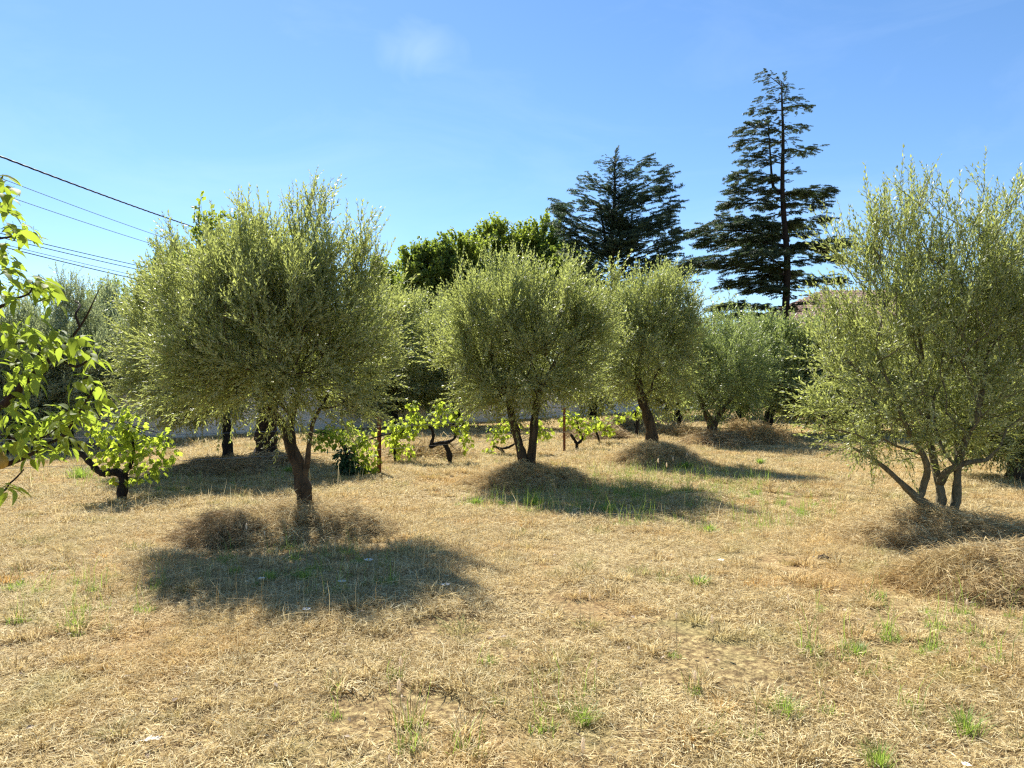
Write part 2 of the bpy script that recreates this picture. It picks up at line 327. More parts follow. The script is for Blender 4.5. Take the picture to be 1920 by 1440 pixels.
def olive_shoot(rng, L=0.5, pairs=15, ll=0.055, lw=0.013, spread=0.85, side=2):
    mb = MB(); t = np.linspace(0, 1, 7); bend = rng.uniform(-0.12, 0.12, 2)
    path = np.stack([t * L, bend[0] * t ** 2 * L, bend[1] * t ** 2 * L], 1)
    mb.tube(path, np.linspace(0.0035, 0.001, 7), 3, tint=0.1, cap=False)
    def grow_leaves(path, pairs, a0):
        for i in range(pairs):
            u = (i + 0.6) / pairs * 0.98 + 0.02; x = u * (len(path) - 1); j = min(int(x), len(path) - 2)
            p = path[j] + (path[j + 1] - path[j]) * (x - j); tg = path[j + 1] - path[j]; tg /= np.linalg.norm(tg)
            for sgn in (0, math.pi):
                if rng.random() < 0.06: continue
                a = a0 + i * math.pi / 2 + sgn + rng.normal(0, 0.35)
                rad = np.array([0, math.cos(a), math.sin(a)])
                sp = spread * rng.uniform(0.55, 1.2) * (1 - 0.45 * u)
                d = tg * math.cos(sp) + rad * math.sin(sp)
                n_ = np.cross(d, np.cross(tg, rad)) + rng.normal(0, 0.35, 3)
                leaf_quad(mb, p, d, n_, ll * rng.uniform(0.7, 1.15) * (1 - 0.3 * u * u), lw * rng.uniform(0.8, 1.2), rng.random())
    grow_leaves(path, pairs, rng.uniform(0, 6))
    for k in range(side):
        u = rng.uniform(0.2, 0.65); p0 = path[int(u * 6)]; a = rng.uniform(0, 6.28)
        d = np.array([1.0, 0.7 * math.cos(a), 0.7 * math.sin(a)]); d /= np.linalg.norm(d)
        pp = p0 + np.linspace(0, 1, 4)[:, None] * d * L * rng.uniform(0.3, 0.5)
        mb.tube(pp, np.linspace(0.002, 0.0008, 4), 3, tint=0.1, cap=False); grow_leaves(pp, max(3, pairs // 3), a)
    return mb.mesh('olive_shoot')
def broad_spray(rng, L=0.45, n=16, ll=0.09, lw=0.065, droop=0.3):
    mb = MB(); t = np.linspace(0, 1, 5); path = np.stack([t * L, 0 * t, -droop * 0.3 * t ** 2 * L], 1)
    mb.tube(path, np.linspace(0.005, 0.0015, 5), 3, tint=0.0, cap=False)
    for i in range(n):
        u = rng.uniform(0.1, 1); p = np.array([u * L, 0, -droop * 0.3 * u * u * L]); a = rng.uniform(0, 2 * math.pi)
        rad = np.array([0, math.cos(a), math.sin(a)]); p = p + rad * 0.03
        d = np.array([0.7, 0, 0]) + rad * 0.8 + np.array([0, 0, -droop]); n_ = np.array([0.2, 0, 1.0]) + rng.normal(0, 0.5, 3)
        k = rng.uniform(0.7, 1.15); leaf_blade(mb, p, d, n_, ll * k, lw * k, rng.random(), 0.15, 0.15)
    return mb.mesh('broad_spray')
def cedar_spray(rng, L=0.95, n=64, w=0.42):
    """flat fan of needle-covered twigs with drooping tips"""
    mb = MB(); mb.tube([(0, 0, 0), (L * 0.5, 0, 0.02), (L, 0, -0.1)], [0.02, 0.012, 0.004], 3, tint=0.1, cap=False)
    for i in range(n):
        u = rng.uniform(0.02, 1.0); s = rng.choice([-1, 1]); l_ = w * (1 - 0.55 * u) * rng.uniform(0.5, 1.15)
        p0 = np.array([u * L, 0, 0.02 - 0.12 * u * u]); d = np.array([0.75, s * 0.8, rng.uniform(-0.15, 0.3)])
        d = d / np.linalg.norm(d)
        p1 = p0 + d * l_ * 0.6; p2 = p0 + d * l_ + np.array([0, 0, -0.22 * l_ - rng.uniform(0, 0.14)])
        wd = rng.uniform(0.010, 0.020); nn = np.array([0.1, 0, 1.0]) + rng.normal(0, 0.3, 3); sd = np.cross(nn, d); sd /= np.linalg.norm(sd)
        tn = rng.random()
        mb.add([p0, p1 + sd * wd, p2, p1 - sd * wd], [(0, 1, 2, 3)], tn)
        for k in range(5):                                      # needle rosettes standing on the twig
            q = p0 + (p1 - p0) * rng.uniform(0.1, 1.5); v = rng.normal(0, 1, 3); v[2] = abs(v[2]) * 0.8; v /= np.linalg.norm(v)
            s2 = np.cross(v, rng.normal(0, 1, 3)); s2 /= np.linalg.norm(s2)
            mb.add([q - s2 * 0.008, q + s2 * 0.008, q + v * rng.uniform(0.04, 0.09) + s2 * 0.014, q + v * 0.05 - s2 * 0.014], [(0, 1, 2, 3)], rng.random())
    return mb.mesh('cedar_spray')
rg = np.random.default_rng(7)
C = {}
for key, kw in (('near', dict(L=0.46, pairs=14, ll=0.062, lw=0.0135)), ('mid', dict(L=0.5, pairs=12, ll=0.07, lw=0.017, side=2)), ('far', dict(L=0.6, pairs=10, ll=0.10, lw=0.03, side=2))):
    for mk in ('olive', 'olive_grey', 'olive_dark', 'olive_green'):
        C[key, mk] = source_collection(f'{mk}_shoot_{key}', [olive_shoot(rg, **kw) for _ in range(7)], M[mk])
C['big', 'olive'] = source_collection('olive_shoot_large', [olive_shoot(rg, L=0.46, pairs=11, ll=0.07, lw=0.0155) for _ in range(7)], M['olive'])
for mk in ('broad', 'broad_dark'):
    C['broad', mk] = source_collection(f'{mk}_spray', [broad_spray(rg) for _ in range(6)], M[mk])
    C['bigbroad', mk] = source_collection(f'{mk}_spray_large', [broad_spray(rg, 0.8, 26, 0.16, 0.12, 0.2) for _ in range(6)], M[mk])
C['mulberry', 'broad'] = source_collection('mulberry_spray', [broad_spray(rg, 0.6, 20, 0.13, 0.085, 1.3) for _ in range(6)], M['broad'])
for mk in ('cedar', 'cedar_blue'):
    C['cedar', mk] = source_collection(f'{mk}_spray', [cedar_spray(rg) for _ in range(8)], M[mk])

# ------------------------------------------------------------------ grass patches
def grass_patch(rng, size, n, L, wd, lie=0.7, up=0.05, tall=0):
    k = n; c = rng.uniform(-size / 2, size / 2, (k, 2)); v = np.zeros((k, 6, 3))
    ly = rng.random(k) < lie; el = np.where(ly, rng.uniform(0.0, 0.35, k), rng.uniform(0.5, 1.45, k)); az = rng.uniform(0, 2 * math.pi, k)
    ln = np.where(ly, rng.uniform(0.5, 1.5, k) * L, rng.uniform(0.3, 0.8, k) * L)
    if tall: ln[:tall] = rng.uniform(2.0, 3.5, tall) * L; el[:tall] = rng.uniform(1.1, 1.5, tall); wd = np.where(np.arange(k) < tall, wd * 0.7, wd * np.ones(k))
    else: wd = wd * np.ones(k)
    wd = wd * rng.uniform(0.6, 1.4, k)
    d = np.stack([np.cos(el) * np.cos(az), np.cos(el) * np.sin(az), np.sin(el)], 1)
    s = np.stack([-np.sin(az), np.cos(az), rng.uniform(-0.6, 0.6, k)], 1) * wd[:, None] / 2
    z0 = np.where(ly, rng.uniform(0.0, up, k), 0.0)
    p0 = np.stack([c[:, 0], c[:, 1], z0], 1); bend = np.stack([rng.normal(0, 0.22, k), rng.normal(0, 0.22, k), -rng.uniform(0, 0.3, k) * (el > 0.3)], 1) * ln[:, None]
    p1 = p0 + d * ln[:, None] * 0.5; p2 = p0 + d * ln[:, None] + bend * 0.6
    p2[:, 2] = np.maximum(p2[:, 2], 0.003)
    v[:, 0], v[:, 1], v[:, 2], v[:, 3], v[:, 4] = p0 - s, p0 + s, p1 - s * 0.9, p1 + s * 0.9, p2
    v = v[:, :5].reshape(-1, 3); b = np.arange(k) * 5
    f = [(x, x + 1, x + 3, x + 2) for x in b.tolist()] + [(x + 2, x + 3, x + 4) for x in b.tolist()]
    me = bpy.data.meshes.new('grass_patch'); me.from_pydata(v.tolist(), [], f)
    a = me.attributes.new('tint', 'FLOAT', 'POINT'); a.data.foreach_set('value', np.repeat(np.clip(rng.beta(1.1, 1.1, k) + 0.0, 0, 1), 5).astype(np.float32)); me.update()
    return me
C['grass_near'] = source_collection('dry_grass_near', [grass_patch(rg, 0.6, 1100, 0.055, 0.0030, 0.6, 0.028, 4) for _ in range(8)], M['straw'])
C['grass_mid'] = source_collection('dry_grass_mid', [grass_patch(rg, 1.1, 1300, 0.075, 0.006, 0.5, 0.03, 4) for _ in range(8)], M['straw'])
C['grass_far'] = source_collection('dry_grass_far', [grass_patch(rg, 2.4, 1400, 0.12, 0.018, 0.5, 0.03, 0) for _ in range(6)], M['straw'])
C['green'] = source_collection('green_blades', [grass_patch(rg, 0.10, 60, 0.08, 0.0035, 0.0, 0.0, 4) for _ in range(5)], M['green_grass'])

# ------------------------------------------------------------------ ground
def vnoise(x, y, seed, oct=4):
    out = 0; a = 1.0; r = np.random.default_rng(seed); tab = r.random((64, 64))
    for o in range(oct):
        xi, yi = np.floor(x).astype(int), np.floor(y).astype(int); fx, fy = x - xi, y - yi
        fx, fy = fx * fx * (3 - 2 * fx), fy * fy * (3 - 2 * fy); g = lambda i, j: tab[(xi + i) % 64, (yi + j) % 64]
        out = out + a * ((g(0, 0) * (1 - fx) + g(1, 0) * fx) * (1 - fy) + (g(0, 1) * (1 - fx) + g(1, 1) * fx) * fy - 0.5); x, y, a = x * 2.03 + 7, y * 2.03 + 3, a * 0.5
    return out
def ground_z(x, y):
    x, y = np.asarray(x, float), np.asarray(y, float)
    fade = np.clip((60 - np.hypot(x, y)) / 30, 0, 1)
    return fade * (0.09 * vnoise(x * 0.35, y * 0.35, 3, 3) + 0.03 * vnoise(x * 2.2, y * 2.2, 5, 3))
R_ = np.concatenate([np.linspace(0.0, 14, 110), np.geomspace(14.3, 900, 60)]); A_ = np.linspace(0, 2 * math.pi, 241)[:-1]
rr, aa = np.meshgrid(R_[1:], A_, indexing='ij'); gx, gy = rr * np.cos(aa), rr * np.sin(aa)
gv = np.stack([gx.ravel(), gy.ravel(), ground_z(gx, gy).ravel()], 1); nr, na_ = rr.shape
gf = [(i * na_ + j, i * na_ + (j + 1) % na_, (i + 1) * na_ + (j + 1) % na_, (i + 1) * na_ + j)[::-1] for i in range(nr - 1) for j in range(na_)]
gv = np.vstack([gv, [[0, 0, float(ground_z(0, 0))]]]); gf += [(nr * na_, j, (j + 1) % na_) for j in range(na_)]
gm = bpy.data.meshes.new('ground'); gm.from_pydata(gv.tolist(), [], gf); gm.polygons.foreach_set('use_smooth', [True] * len(gm.polygons))
bmu = gm; ground = link('ground', gm, M['ground']); tag(ground, kind='structure')
gm.update()

def strip(rng, d0, d1, dens):
    n = int(dens * (0.8 * (d1 ** 2 - d0 ** 2) + 6 * (d1 - d0)))
    d = np.sqrt(rng.uniform(d0 * d0, d1 * d1, n)); x = rng.uniform(-1, 1, n) * (0.78 * d + 2.2)
    return x, d
for key, nm, d0, d1, dens, s0 in (('grass_near', 'dry_grass', 1.5, 9.5, 13.0, 1.0), ('grass_mid', 'dry_grass', 8.5, 20, 4.5, 1.0), ('grass_far', 'dry_grass', 19, 46, 1.2, 1.0)):
    x, d = strip(rg, d0, d1, dens); n_ = len(x)
    hz = np.clip(1.15 + 1.3 * vnoise(x * 1.3, d * 1.3, 11, 4), 0.6, 2.2)
    q_ = (vnoise(x * 2.6 + 9, d * 2.6, 23, 4) > -0.30 + 0.25 * rg.random(n_)) | (rg.random(n_) < 0.25); x, d, hz = x[q_], d[q_], hz[q_]; n_ = len(x)
    z = ground_z(x, d) - 0.004
    s = np.stack([rg.uniform(0.85, 1.2, n_)] * 2 + [hz * rg.uniform(0.8, 1.2, n_)], 1)
    o = scatter(nm, C[key], np.stack([x, d, z], 1), np.stack([0 * x, 0 * x, rg.uniform(0, 6.28, n_)], 1), s, rg)
    tag(o, {'grass_near': 'sun-bleached short dry grass over the near part of the field', 'grass_mid': 'sun-bleached dry grass around the first row of olive trees', 'grass_far': 'pale dry grass at the back of the field before the wall'}[key], 'dry grass')
# tussocks: denser standing clumps that give the mown field its relief
def tussock(rng, n, rad, L, wd):
    mb = MB()
    for i in range(n):
        a = rng.uniform(0, 6.28); q = rad * rng.random() ** 0.7; az = a + rng.normal(0, 0.7); el = rng.uniform(0.25, 1.4); l_ = L * rng.uniform(0.4, 1.2)
        p = np.array([q * math.cos(a), q * math.sin(a), 0]); dv = np.array([math.cos(az) * math.cos(el), math.sin(az) * math.cos(el), math.sin(el)]); sd = np.array([-math.sin(az), math.cos(az), rng.normal(0, .4)]) * wd / 2
        m_ = p + dv * l_ * .55; e = p + dv * l_ + np.array([math.cos(az), math.sin(az), -0.8]) * l_ * .22; mb.add([p - sd, p + sd, m_ + sd, m_ - sd, e], [(0, 1, 2, 3), (3, 2, 4)], rng.beta(1.1, 1.2))
    return mb.mesh('tussock')
C['tus'] = source_collection('dry_tussock', [tussock(rg, 120, 0.07, 0.075, 0.0035) for _ in range(6)], M['straw'])
M['tus_green'] = straw_mat('olive_grass_blade', (0.14, 0.14, 0.04), (0.36, 0.36, 0.12), (0.66, 0.60, 0.26), (0.55, 0.36, 0.10), (0.26, 0.32, 0.07), 0.4)
M['tus_orange'] = straw_mat('rust_grass_blade', (0.24, 0.12, 0.03), (0.62, 0.36, 0.10), (0.84, 0.60, 0.24), (0.62, 0.34, 0.08), (0.50, 0.40, 0.12), 0.4)
C['tusg'] = source_collection('olive_tussock', [tussock(rg, 90, 0.08, 0.085, 0.003) for _ in range(4)], M['tus_green'])
C['tuso'] = source_collection('rust_tussock', [tussock(rg, 110, 0.09, 0.06, 0.003) for _ in range(4)], M['tus_orange'])
for key, nm, lb, n_, s0, s1, th, sd_ in (('tus', 'dry_tussock', 'straw-coloured tussocks standing in the dry field', 9000, 0.5, 1.3, -0.1, 41), ('tusg', 'olive_tussock', 'olive-green tussocks scattered in the dry field', 1500, 0.5, 1.25, 0.15, 42), ('tuso', 'rust_tussock', 'rust-coloured low tussocks scattered in the dry field', 1100, 0.5, 1.3, 0.15, 43)):
    d = np.sqrt(rg.uniform(4, 23 ** 2, n_)); x = rg.uniform(-1, 1, n_) * (0.78 * d + 1.5); q_ = vnoise(x * 1.1 + sd_, d * 1.1, sd_, 4) + 0.25 * rg.normal(0, 1, n_) > th; x, d = x[q_], d[q_]; n_ = len(x)
    o = scatter(nm, C[key], np.stack([x, d, ground_z(x, d)], 1), np.stack([0 * x, 0 * x, rg.uniform(0, 6.28, n_)], 1), rg.uniform(s0, s1, n_) * (1 + d / 25), rg); tag(o, lb, 'grass tussocks')
# soft greener grass in places
def in_px(cx, cy, rx, ry, n):
    a = rg.uniform(0, 2 * math.pi, n); q = np.sqrt(rg.random(n)); return cx + rx * q * np.cos(a), cy + ry * q * np.sin(a)
gp = []
for cx, cy, rx, ry, n_ in ((1200, 905, 260, 28, 420), (1050, 945, 200, 22, 160), (1330, 960, 260, 40, 160), (1250, 1330, 700, 100, 20), (160, 1130, 170, 60, 28), (560, 1080, 220, 50, 40), (300, 905, 300, 20, 90), (1750, 1200, 260, 90, 40)):
    X, Y = in_px(cx, cy, rx, ry, n_); dd = EYE * F / (Y - 720); gp.append(np.stack([(X - 960) / F * dd, dd], 1))
gp = np.concatenate(gp); n_ = len(gp)
o = scatter('green_grass', C['green'], np.column_stack([gp, ground_z(gp[:, 0], gp[:, 1])]), np.stack([np.zeros(n_), np.zeros(n_), rg.uniform(0, 6.28, n_)], 1), rg.uniform(0.6, 1.5, n_), rg)
tag(o, 'thin green grass growing through the dry field', 'grass')

# ------------------------------------------------------------------ hay mounds
def strand_bunch(rng, n, L, wd, span):
    mb = MB()
    for i in range(n):
        az = rng.normal(0, 0.6); el = rng.normal(0.0, 0.16); l_ = L * rng.uniform(0.4, 1.3); p = np.array([*rng.uniform(-span, span, 2), rng.uniform(-0.02, 0.05)])
        d = np.array([math.cos(az) * math.cos(el), math.sin(az) * math.cos(el), math.sin(el)]); c = rng.normal(0, 0.18, 3) * l_
        s = np.cross(d, rng.normal(0, 1, 3)); s /= np.linalg.norm(s); w_ = wd * rng.uniform(0.6, 1.4) / 2; tn = rng.beta(1.1, 1.3)
        m_ = p + d * l_ * 0.5 + c; e = p + d * l_ + np.array([0, 0, -0.1 * l_])
        mb.add([p - s * w_, p + s * w_, m_ + s * w_, m_ - s * w_, e], [(0, 1, 2, 3), (3, 2, 4)], tn)
    return mb.mesh('hay_bunch')
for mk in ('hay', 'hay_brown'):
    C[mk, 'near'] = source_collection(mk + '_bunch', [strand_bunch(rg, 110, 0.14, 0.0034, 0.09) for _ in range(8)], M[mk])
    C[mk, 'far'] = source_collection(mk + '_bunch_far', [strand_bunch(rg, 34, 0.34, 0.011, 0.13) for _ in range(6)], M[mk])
MOUNDS = []
def mound(px, py, rx, ry, h, label, mk='hay', near=True, dens=1.0, off=(0, 0)):
    c = gb(px, py, h * 0.9); c[1] -= 0.15 if near else 0.1; seed = int(px * 7 + py)
    N, K = 22, 40; v, f = [], []
    def hz(u, x, y): return h * (1 - u * u) ** 1.2 * (1.12 + 0.55 * vnoise(x * 1.9 + 3, y * 1.9, seed, 4)) + 0.03 * (1 - u)
    g0 = float(ground_z(c[0], c[1]))
    for i in range(1, N + 1):
        u = i / N
        for k in range(K):
            a = 2 * math.pi * k / K; x = c[0] + rx * u * math.cos(a) * (1 + 0.12 * math.sin(3 * a + seed)); y = c[1] + ry * u * math.sin(a)
            v.append((x, y, float(ground_z(x, y)) + float(hz(u, x, y)) - 0.02))
    v.append((c[0], c[1], g0 + float(hz(0, c[0], c[1]))))
    for i in range(N - 1):
        for k in range(K): f.append((i * K + k, (i + 1) * K + k, (i + 1) * K + (k + 1) % K, i * K + (k + 1) % K))
    f += [(len(v) - 1, k, (k + 1) % K) for k in range(K)]
    me = bpy.data.meshes.new('hay_heap'); me.from_pydata(v, [], f); me.polygons.foreach_set('use_smooth', [True] * len(f)); me.update()
    root = empty('hay_mound', c); tag(root, label, 'hay mound', 'hay heaped round the olive trees')
    link('heap', me, M['ground'], root)
    n_ = int(dens * (330 if near else 120) * rx * ry); a = rg.uniform(0, 6.28, n_); u = np.sqrt(rg.random(n_)) * 1.06
    x = c[0] + rx * u * np.cos(a); y = c[1] + ry * u * np.sin(a); uu = np.minimum(u, 1)
    z = ground_z(x, y) + np.array([float(hz(q, s, t)) for q, s, t in zip(uu, x, y)])
    # strands lie down the slope or across it
    az = np.where(rg.random(n_) < 0.5, a + rg.normal(0, 0.5, n_), rg.uniform(0, 6.28, n_)); sl = -0.9 * h / max(rx, ry) * uu
    d = np.stack([np.cos(az), np.sin(az), np.cos(az - a) * sl + rg.normal(0.03, 0.12, n_)], 1)
    scatter('straw', C[mk, 'near' if near else 'far'], np.stack([x, y, z], 1), dir_rot(d, rg, rg.normal(0, 0.4, n_)), rg.uniform(0.7, 1.35, n_), rg, root)
    MOUNDS.append((c[0], c[1], rx, ry, h))

# ------------------------------------------------------------------ trees
def in_blobs(rng, blobs, n):
    vol = np.array([b[3] * b[4] * b[5] for b in blobs]); k = rng.choice(len(blobs), n, p=vol / vol.sum()); v = rng.normal(0, 1, (n, 3))
    v /= np.linalg.norm(v, axis=1)[:, None]; v *= (rng.random(n) ** 0.42)[:, None]; b = np.array(blobs)[k]
    return b[:, :3] + v * b[:, 3:]
def skeleton(rng, trunks, blobs, n, bf=0.35, sag=0.0):
    """trunks: list of (points, radii) that start at the ground; grows twigs through the blobs"""
    pos, par, rad, plen = [], [], [], []
    for pts, rd in trunks:
        p_ = smooth_path(pts, max(6, len(pts) * 3)); r_ = np.interp(np.linspace(0, 1, len(p_)), np.linspace(0, 1, len(rd)), rd)
        for i, q in enumerate(p_):
            par.append(len(pos) - 1 if i else -1); pos.append(q); rad.append(r_[i]); plen.append(0 if not i else plen[-1] + np.linalg.norm(q - p_[i - 1]))
    nt_ = len(pos); tips = in_blobs(rng, blobs, n)
    starts = []; k = 0
    for pts, rd in trunks:
        m_ = max(6, len(pts) * 3); starts += list(range(k + m_ // 2, k + m_)); k += m_
    best = np.full(n, 1e9); who = np.zeros(n, int)
    for j in starts:
        c = np.linalg.norm(tips - pos[j], axis=1) + bf * plen[j]; q = c < best; best[q] = c[q]; who[q] = j
    left = np.ones(n, bool)
    while left.any():
        i = int(np.argmin(np.where(left, best, 1e9))); left[i] = False; j = who[i]; a, b = pos[j], tips[i]; L = np.linalg.norm(b - a)
        last = j; m_ = int(L / 0.35)
        for q in range(1, m_ + 1):
            u = q / (m_ + 1); x = a + (b - a) * u + rng.normal(0, 0.03 * L ** 0.5, 3) + np.array([0, 0, -0.10 * L * u * (1 - u) * 2])
            pos.append(x); par.append(last); rad.append(0); plen.append(plen[last] + L / (m_ + 1)); last = len(pos) - 1
            c = np.linalg.norm(tips - x, axis=1) + bf * plen[last]; w_ = left & (c < best); best[w_] = c[w_]; who[w_] = last
        pos.append(b); par.append(last); rad.append(0); plen.append(plen[last] + L / (m_ + 1)); k = len(pos) - 1
        c = np.linalg.norm(tips - b, axis=1) + bf * plen[k]; w_ = left & (c < best); best[w_] = c[w_]; who[w_] = k
    return np.array(pos), np.array(par), np.array(rad), nt_
def wood(rng, pos, par, rad0, nt_, tip_r=0.004, ex=2.3, rough=0.1, sides=7):
    n = len(pos); kids = [[] for _ in range(n)]
    for i, p in enumerate(par):
        if p >= 0: kids[p].append(i)
    r = np.zeros(n)
    for i in range(n - 1, -1, -1):
        s = sum(r[k] ** ex for k in kids[i]); r[i] = max(tip_r, s ** (1 / ex)) if kids[i] else tip_r
    r[:nt_] = np.maximum(rad0[:nt_], 0.004); r[nt_:] = np.minimum(r[nt_:], 0.75 * max(rad0[:nt_].min(), 0.02))
    big, small = MB(), MB(); seen = set()
    def chain(start, first):
        c = [start, first] if start >= 0 else [first]; cur = first
        while kids[cur]:
            nx = max(kids[cur], key=lambda k: r[k] + (1 if k < nt_ else 0))
            for k in kids[cur]:
                if k != nx: stack.append((cur, k))
            c.append(nx); cur = nx
        return c
    stack = [(-1, i) for i in range(n) if par[i] < 0]
    while stack:
        s, f_ = stack.pop(); c = chain(s, f_)
        if len(c) < 2: continue
        rr_ = r[c].copy()
        if s >= 0: rr_[0] = min(rr_[0], rr_[1] * 1.25)
        thick = rr_.max() > 0.03
        if s < 0:
            if pos[c[0]][2] < 0.1: hgt = pos[c][:, 2]; rr_ = rr_ * (1 + 0.45 * np.clip(1 - hgt / 0.42, 0, 1) ** 2) * (1 + 0.10 * np.sin(hgt * 17) + rng.normal(0, 0.05, len(c)))
            big.tube(pos[c], rr_, 12, rough * 1.3, rng, rng.random())
        else: (big if thick else small).tube(pos[c], rr_, sides if thick else 4, rough if thick else 0, rng, rng.random(), cap=False)
    return big, small, r
def tree(name, label, cat, base, trunks, blobs, leaf, bark_m, n_tips=260, n_shoots=1500, up=0.9, out=0.6, bf=0.35, scl=(0.7, 1.25), seed=1, group=None, tip_r=0.004, sprigs=0, jit=0.4, low_droop=0.8):
    rng = np.random.default_rng(seed)
    pos, par, rad, nt_ = skeleton(rng, trunks, blobs, n_tips, bf)
    isk = np.ones(len(pos), bool); isk[par[par >= 0]] = False; tips_ = np.where(isk)[0]; zz = pos[tips_, 2]; hz_ = (zz - zz.min()) / (zz.max() - zz.min() + 1e-6)
    ex_p, ex_d = [], []; pr = np.clip(hz_ - 0.35, 0, 1) ** 1.3 + 1e-6; step = 0.13 * max(1, base[1] / 16)
    for t_ in (rng.choice(tips_, min(sprigs, len(tips_)), replace=False, p=pr / pr.sum()) if sprigs else []):
        dv = np.array([rng.normal(0, .22), rng.normal(0, .22), 1.0]); cur = int(t_); P = [pos[cur]]
        for q in range(int(rng.integers(2, 5))):
            dv = dv + np.array([rng.normal(0, .12), rng.normal(0, .12), 0.05]); nx_ = P[-1] + dv / np.linalg.norm(dv) * step; P.append(nx_)
            pos = np.vstack([pos, nx_]); par = np.append(par, cur); rad = np.append(rad, 0); cur = len(pos) - 1
            for _ in range(1): ex_p.append(nx_ - dv * 0.04); ex_d.append(dv + rng.normal(0, .28, 3))
    big, small, r = wood(rng, pos, par, rad, nt_, tip_r)
    root = empty(name, (base[0], base[1], 0)); tag(root, label, cat, group)
    link('trunk', big.mesh('trunk', True), bark_m, root)
    if small.n: o = link('branches', small.mesh('branches', True), bark_m, root); o['kind'] = 'stuff'
    idx = np.where((np.arange(len(pos)) >= nt_) & (r < 0.03))[0]
    # fewer shoots towards the open top
    hn = (pos[idx, 2] - pos[idx, 2].min()) / (np.ptp(pos[idx, 2]) + 1e-6); pw = 1.25 - 0.85 * hn; pk = rng.choice(idx, n_shoots, p=pw / pw.sum()); a, b = pos[par[pk]], pos[pk]; u = rng.random(n_shoots)[:, None]
    p = a + (b - a) * u + rng.normal(0, 0.05, (n_shoots, 3))
    cen = np.array([np.average([q[k] for q in blobs], weights=[q[3] for q in blobs]) for k in range(3)])
    zmin, zmax = p[:, 2].min(), p[:, 2].max(); hrel = ((p[:, 2] - zmin) / (zmax - zmin + 1e-6))[:, None]
    e = b - a; e /= np.linalg.norm(e, axis=1)[:, None] + 1e-9
    o_ = p - cen; o_ /= np.linalg.norm(o_, axis=1)[:, None] + 1e-9
    d = 0.45 * e + out * o_ + np.array([0, 0, 1.0]) * (up * (hrel ** 0.6) - low_droop * 0.35 * (1 - hrel)) + rng.normal(0, jit, p.shape)
    if ex_p: p = np.vstack([p, ex_p]); d = np.vstack([d, ex_d])
    ss = rng.uniform(scl[0], scl[1], len(p)); ss[n_shoots:] *= 0.62
    scatter('crown', leaf, p, dir_rot(d, rng), ss, rng, root)
    return root
def blob(px, py, rx, ry, d, rd=None, dd=0.0):      # ellipsoid given by its pixels and its distance
    c = W(px, py, d + dd); k = (d + dd) / F
    return (c[0], c[1], c[2], rx * k, (rd if rd else rx) * k, ry * k)

def gb(px, py, h=0.0):                              # foot of a thing whose ground stands h higher there
    g = W(px, py, (EYE - h) * F / (py - 720.0)); g[2] = 0; return g
def tp(base, pts, d=None):                         # trunk path through pixels (px, py, depth offset)
    d = base[1] if d is None else d
    return [base + np.array([0, 0, -0.05])] + [W(a, b, d + c) for a, b, c in pts]
OG = 'olive trees of the grove'
# A: the big olive left of centre
b = gb(570, 958, .20); d = b[1]
tree('olive_tree', 'large full olive tree left of centre on a hay mound, single leaning trunk', 'olive tree', b,
     [(tp(b, [(571, 935, 0), (567, 905, 0), (558, 870, 0), (546, 838, 0), (534, 805, 0), (515, 775, .1), (480, 735, .1)]), [0.10, 0.088, 0.078, 0.072, 0.062, 0.052, 0.045, 0.03]),
      ([W(549, 848, d), W(545, 815, d), W(546, 785, .1 + d), W(558, 740, d + .1), W(565, 690, d)], [0.055, 0.05, 0.045, 0.035, 0.022]),
      ([W(567, 905, d), W(576, 868, d - .05), W(580, 830, d - .1), W(588, 790, d - .1), W(615, 740, d - .1)], [0.038, 0.03, 0.026, 0.02, 0.014])],
     [blob(500, 655, 190, 112, d, 125, -.3), blob(390, 700, 100, 85, d, 90), blob(635, 675, 100, 110, d, 90), blob(505, 575, 125, 80, d, 110, -.1), blob(400, 610, 90, 65, d, 90), blob(575, 500, 50, 75, d, 60), blob(670, 525, 32, 80, d, 40), blob(475, 520, 40, 40, d, 60), blob(655, 630, 50, 50, d)],
     C['near', 'olive'], M['bark'], 560, 2800, 1.35, 0.45, 0.45, (0.6, 1.25), 11, OG, sprigs=110)
# B: centre olive with two stems
b = gb(985, 878, .20); d = b[1]
tree('olive_tree', 'centre olive tree with two stems spreading in a V from one foot', 'olive tree', b,
     [(tp(b, [(980, 860, 0), (972, 830, 0), (962, 790, 0), (950, 740, .1), (925, 690, .1)]), [0.10, 0.08, 0.07, 0.065, 0.05, 0.035]),
      (tp(b + np.array([0.05, 0, 0]), [(996, 855, 0), (1000, 820, -.1), (1003, 780, -.1), (1012, 735, -.2), (1035, 690, -.2)]), [0.10, 0.075, 0.07, 0.065, 0.045, 0.03])],
     [blob(985, 665, 145, 80, d), blob(905, 665, 90, 80, d), blob(1070, 665, 85, 80, d), blob(985, 600, 110, 60, d), blob(935, 560, 28, 45, d, 40), blob(1070, 600, 28, 45, d, 40), blob(1000, 575, 30, 35, d, 40), blob(890, 590, 40, 45, d), blob(1110, 610, 40, 50, d), blob(980, 725, 120, 38, d)],
     C['mid', 'olive'], M['bark'], 420, 2500, 1.2, 0.45, 0.45, (0.7, 1.3), 12, OG, sprigs=90)
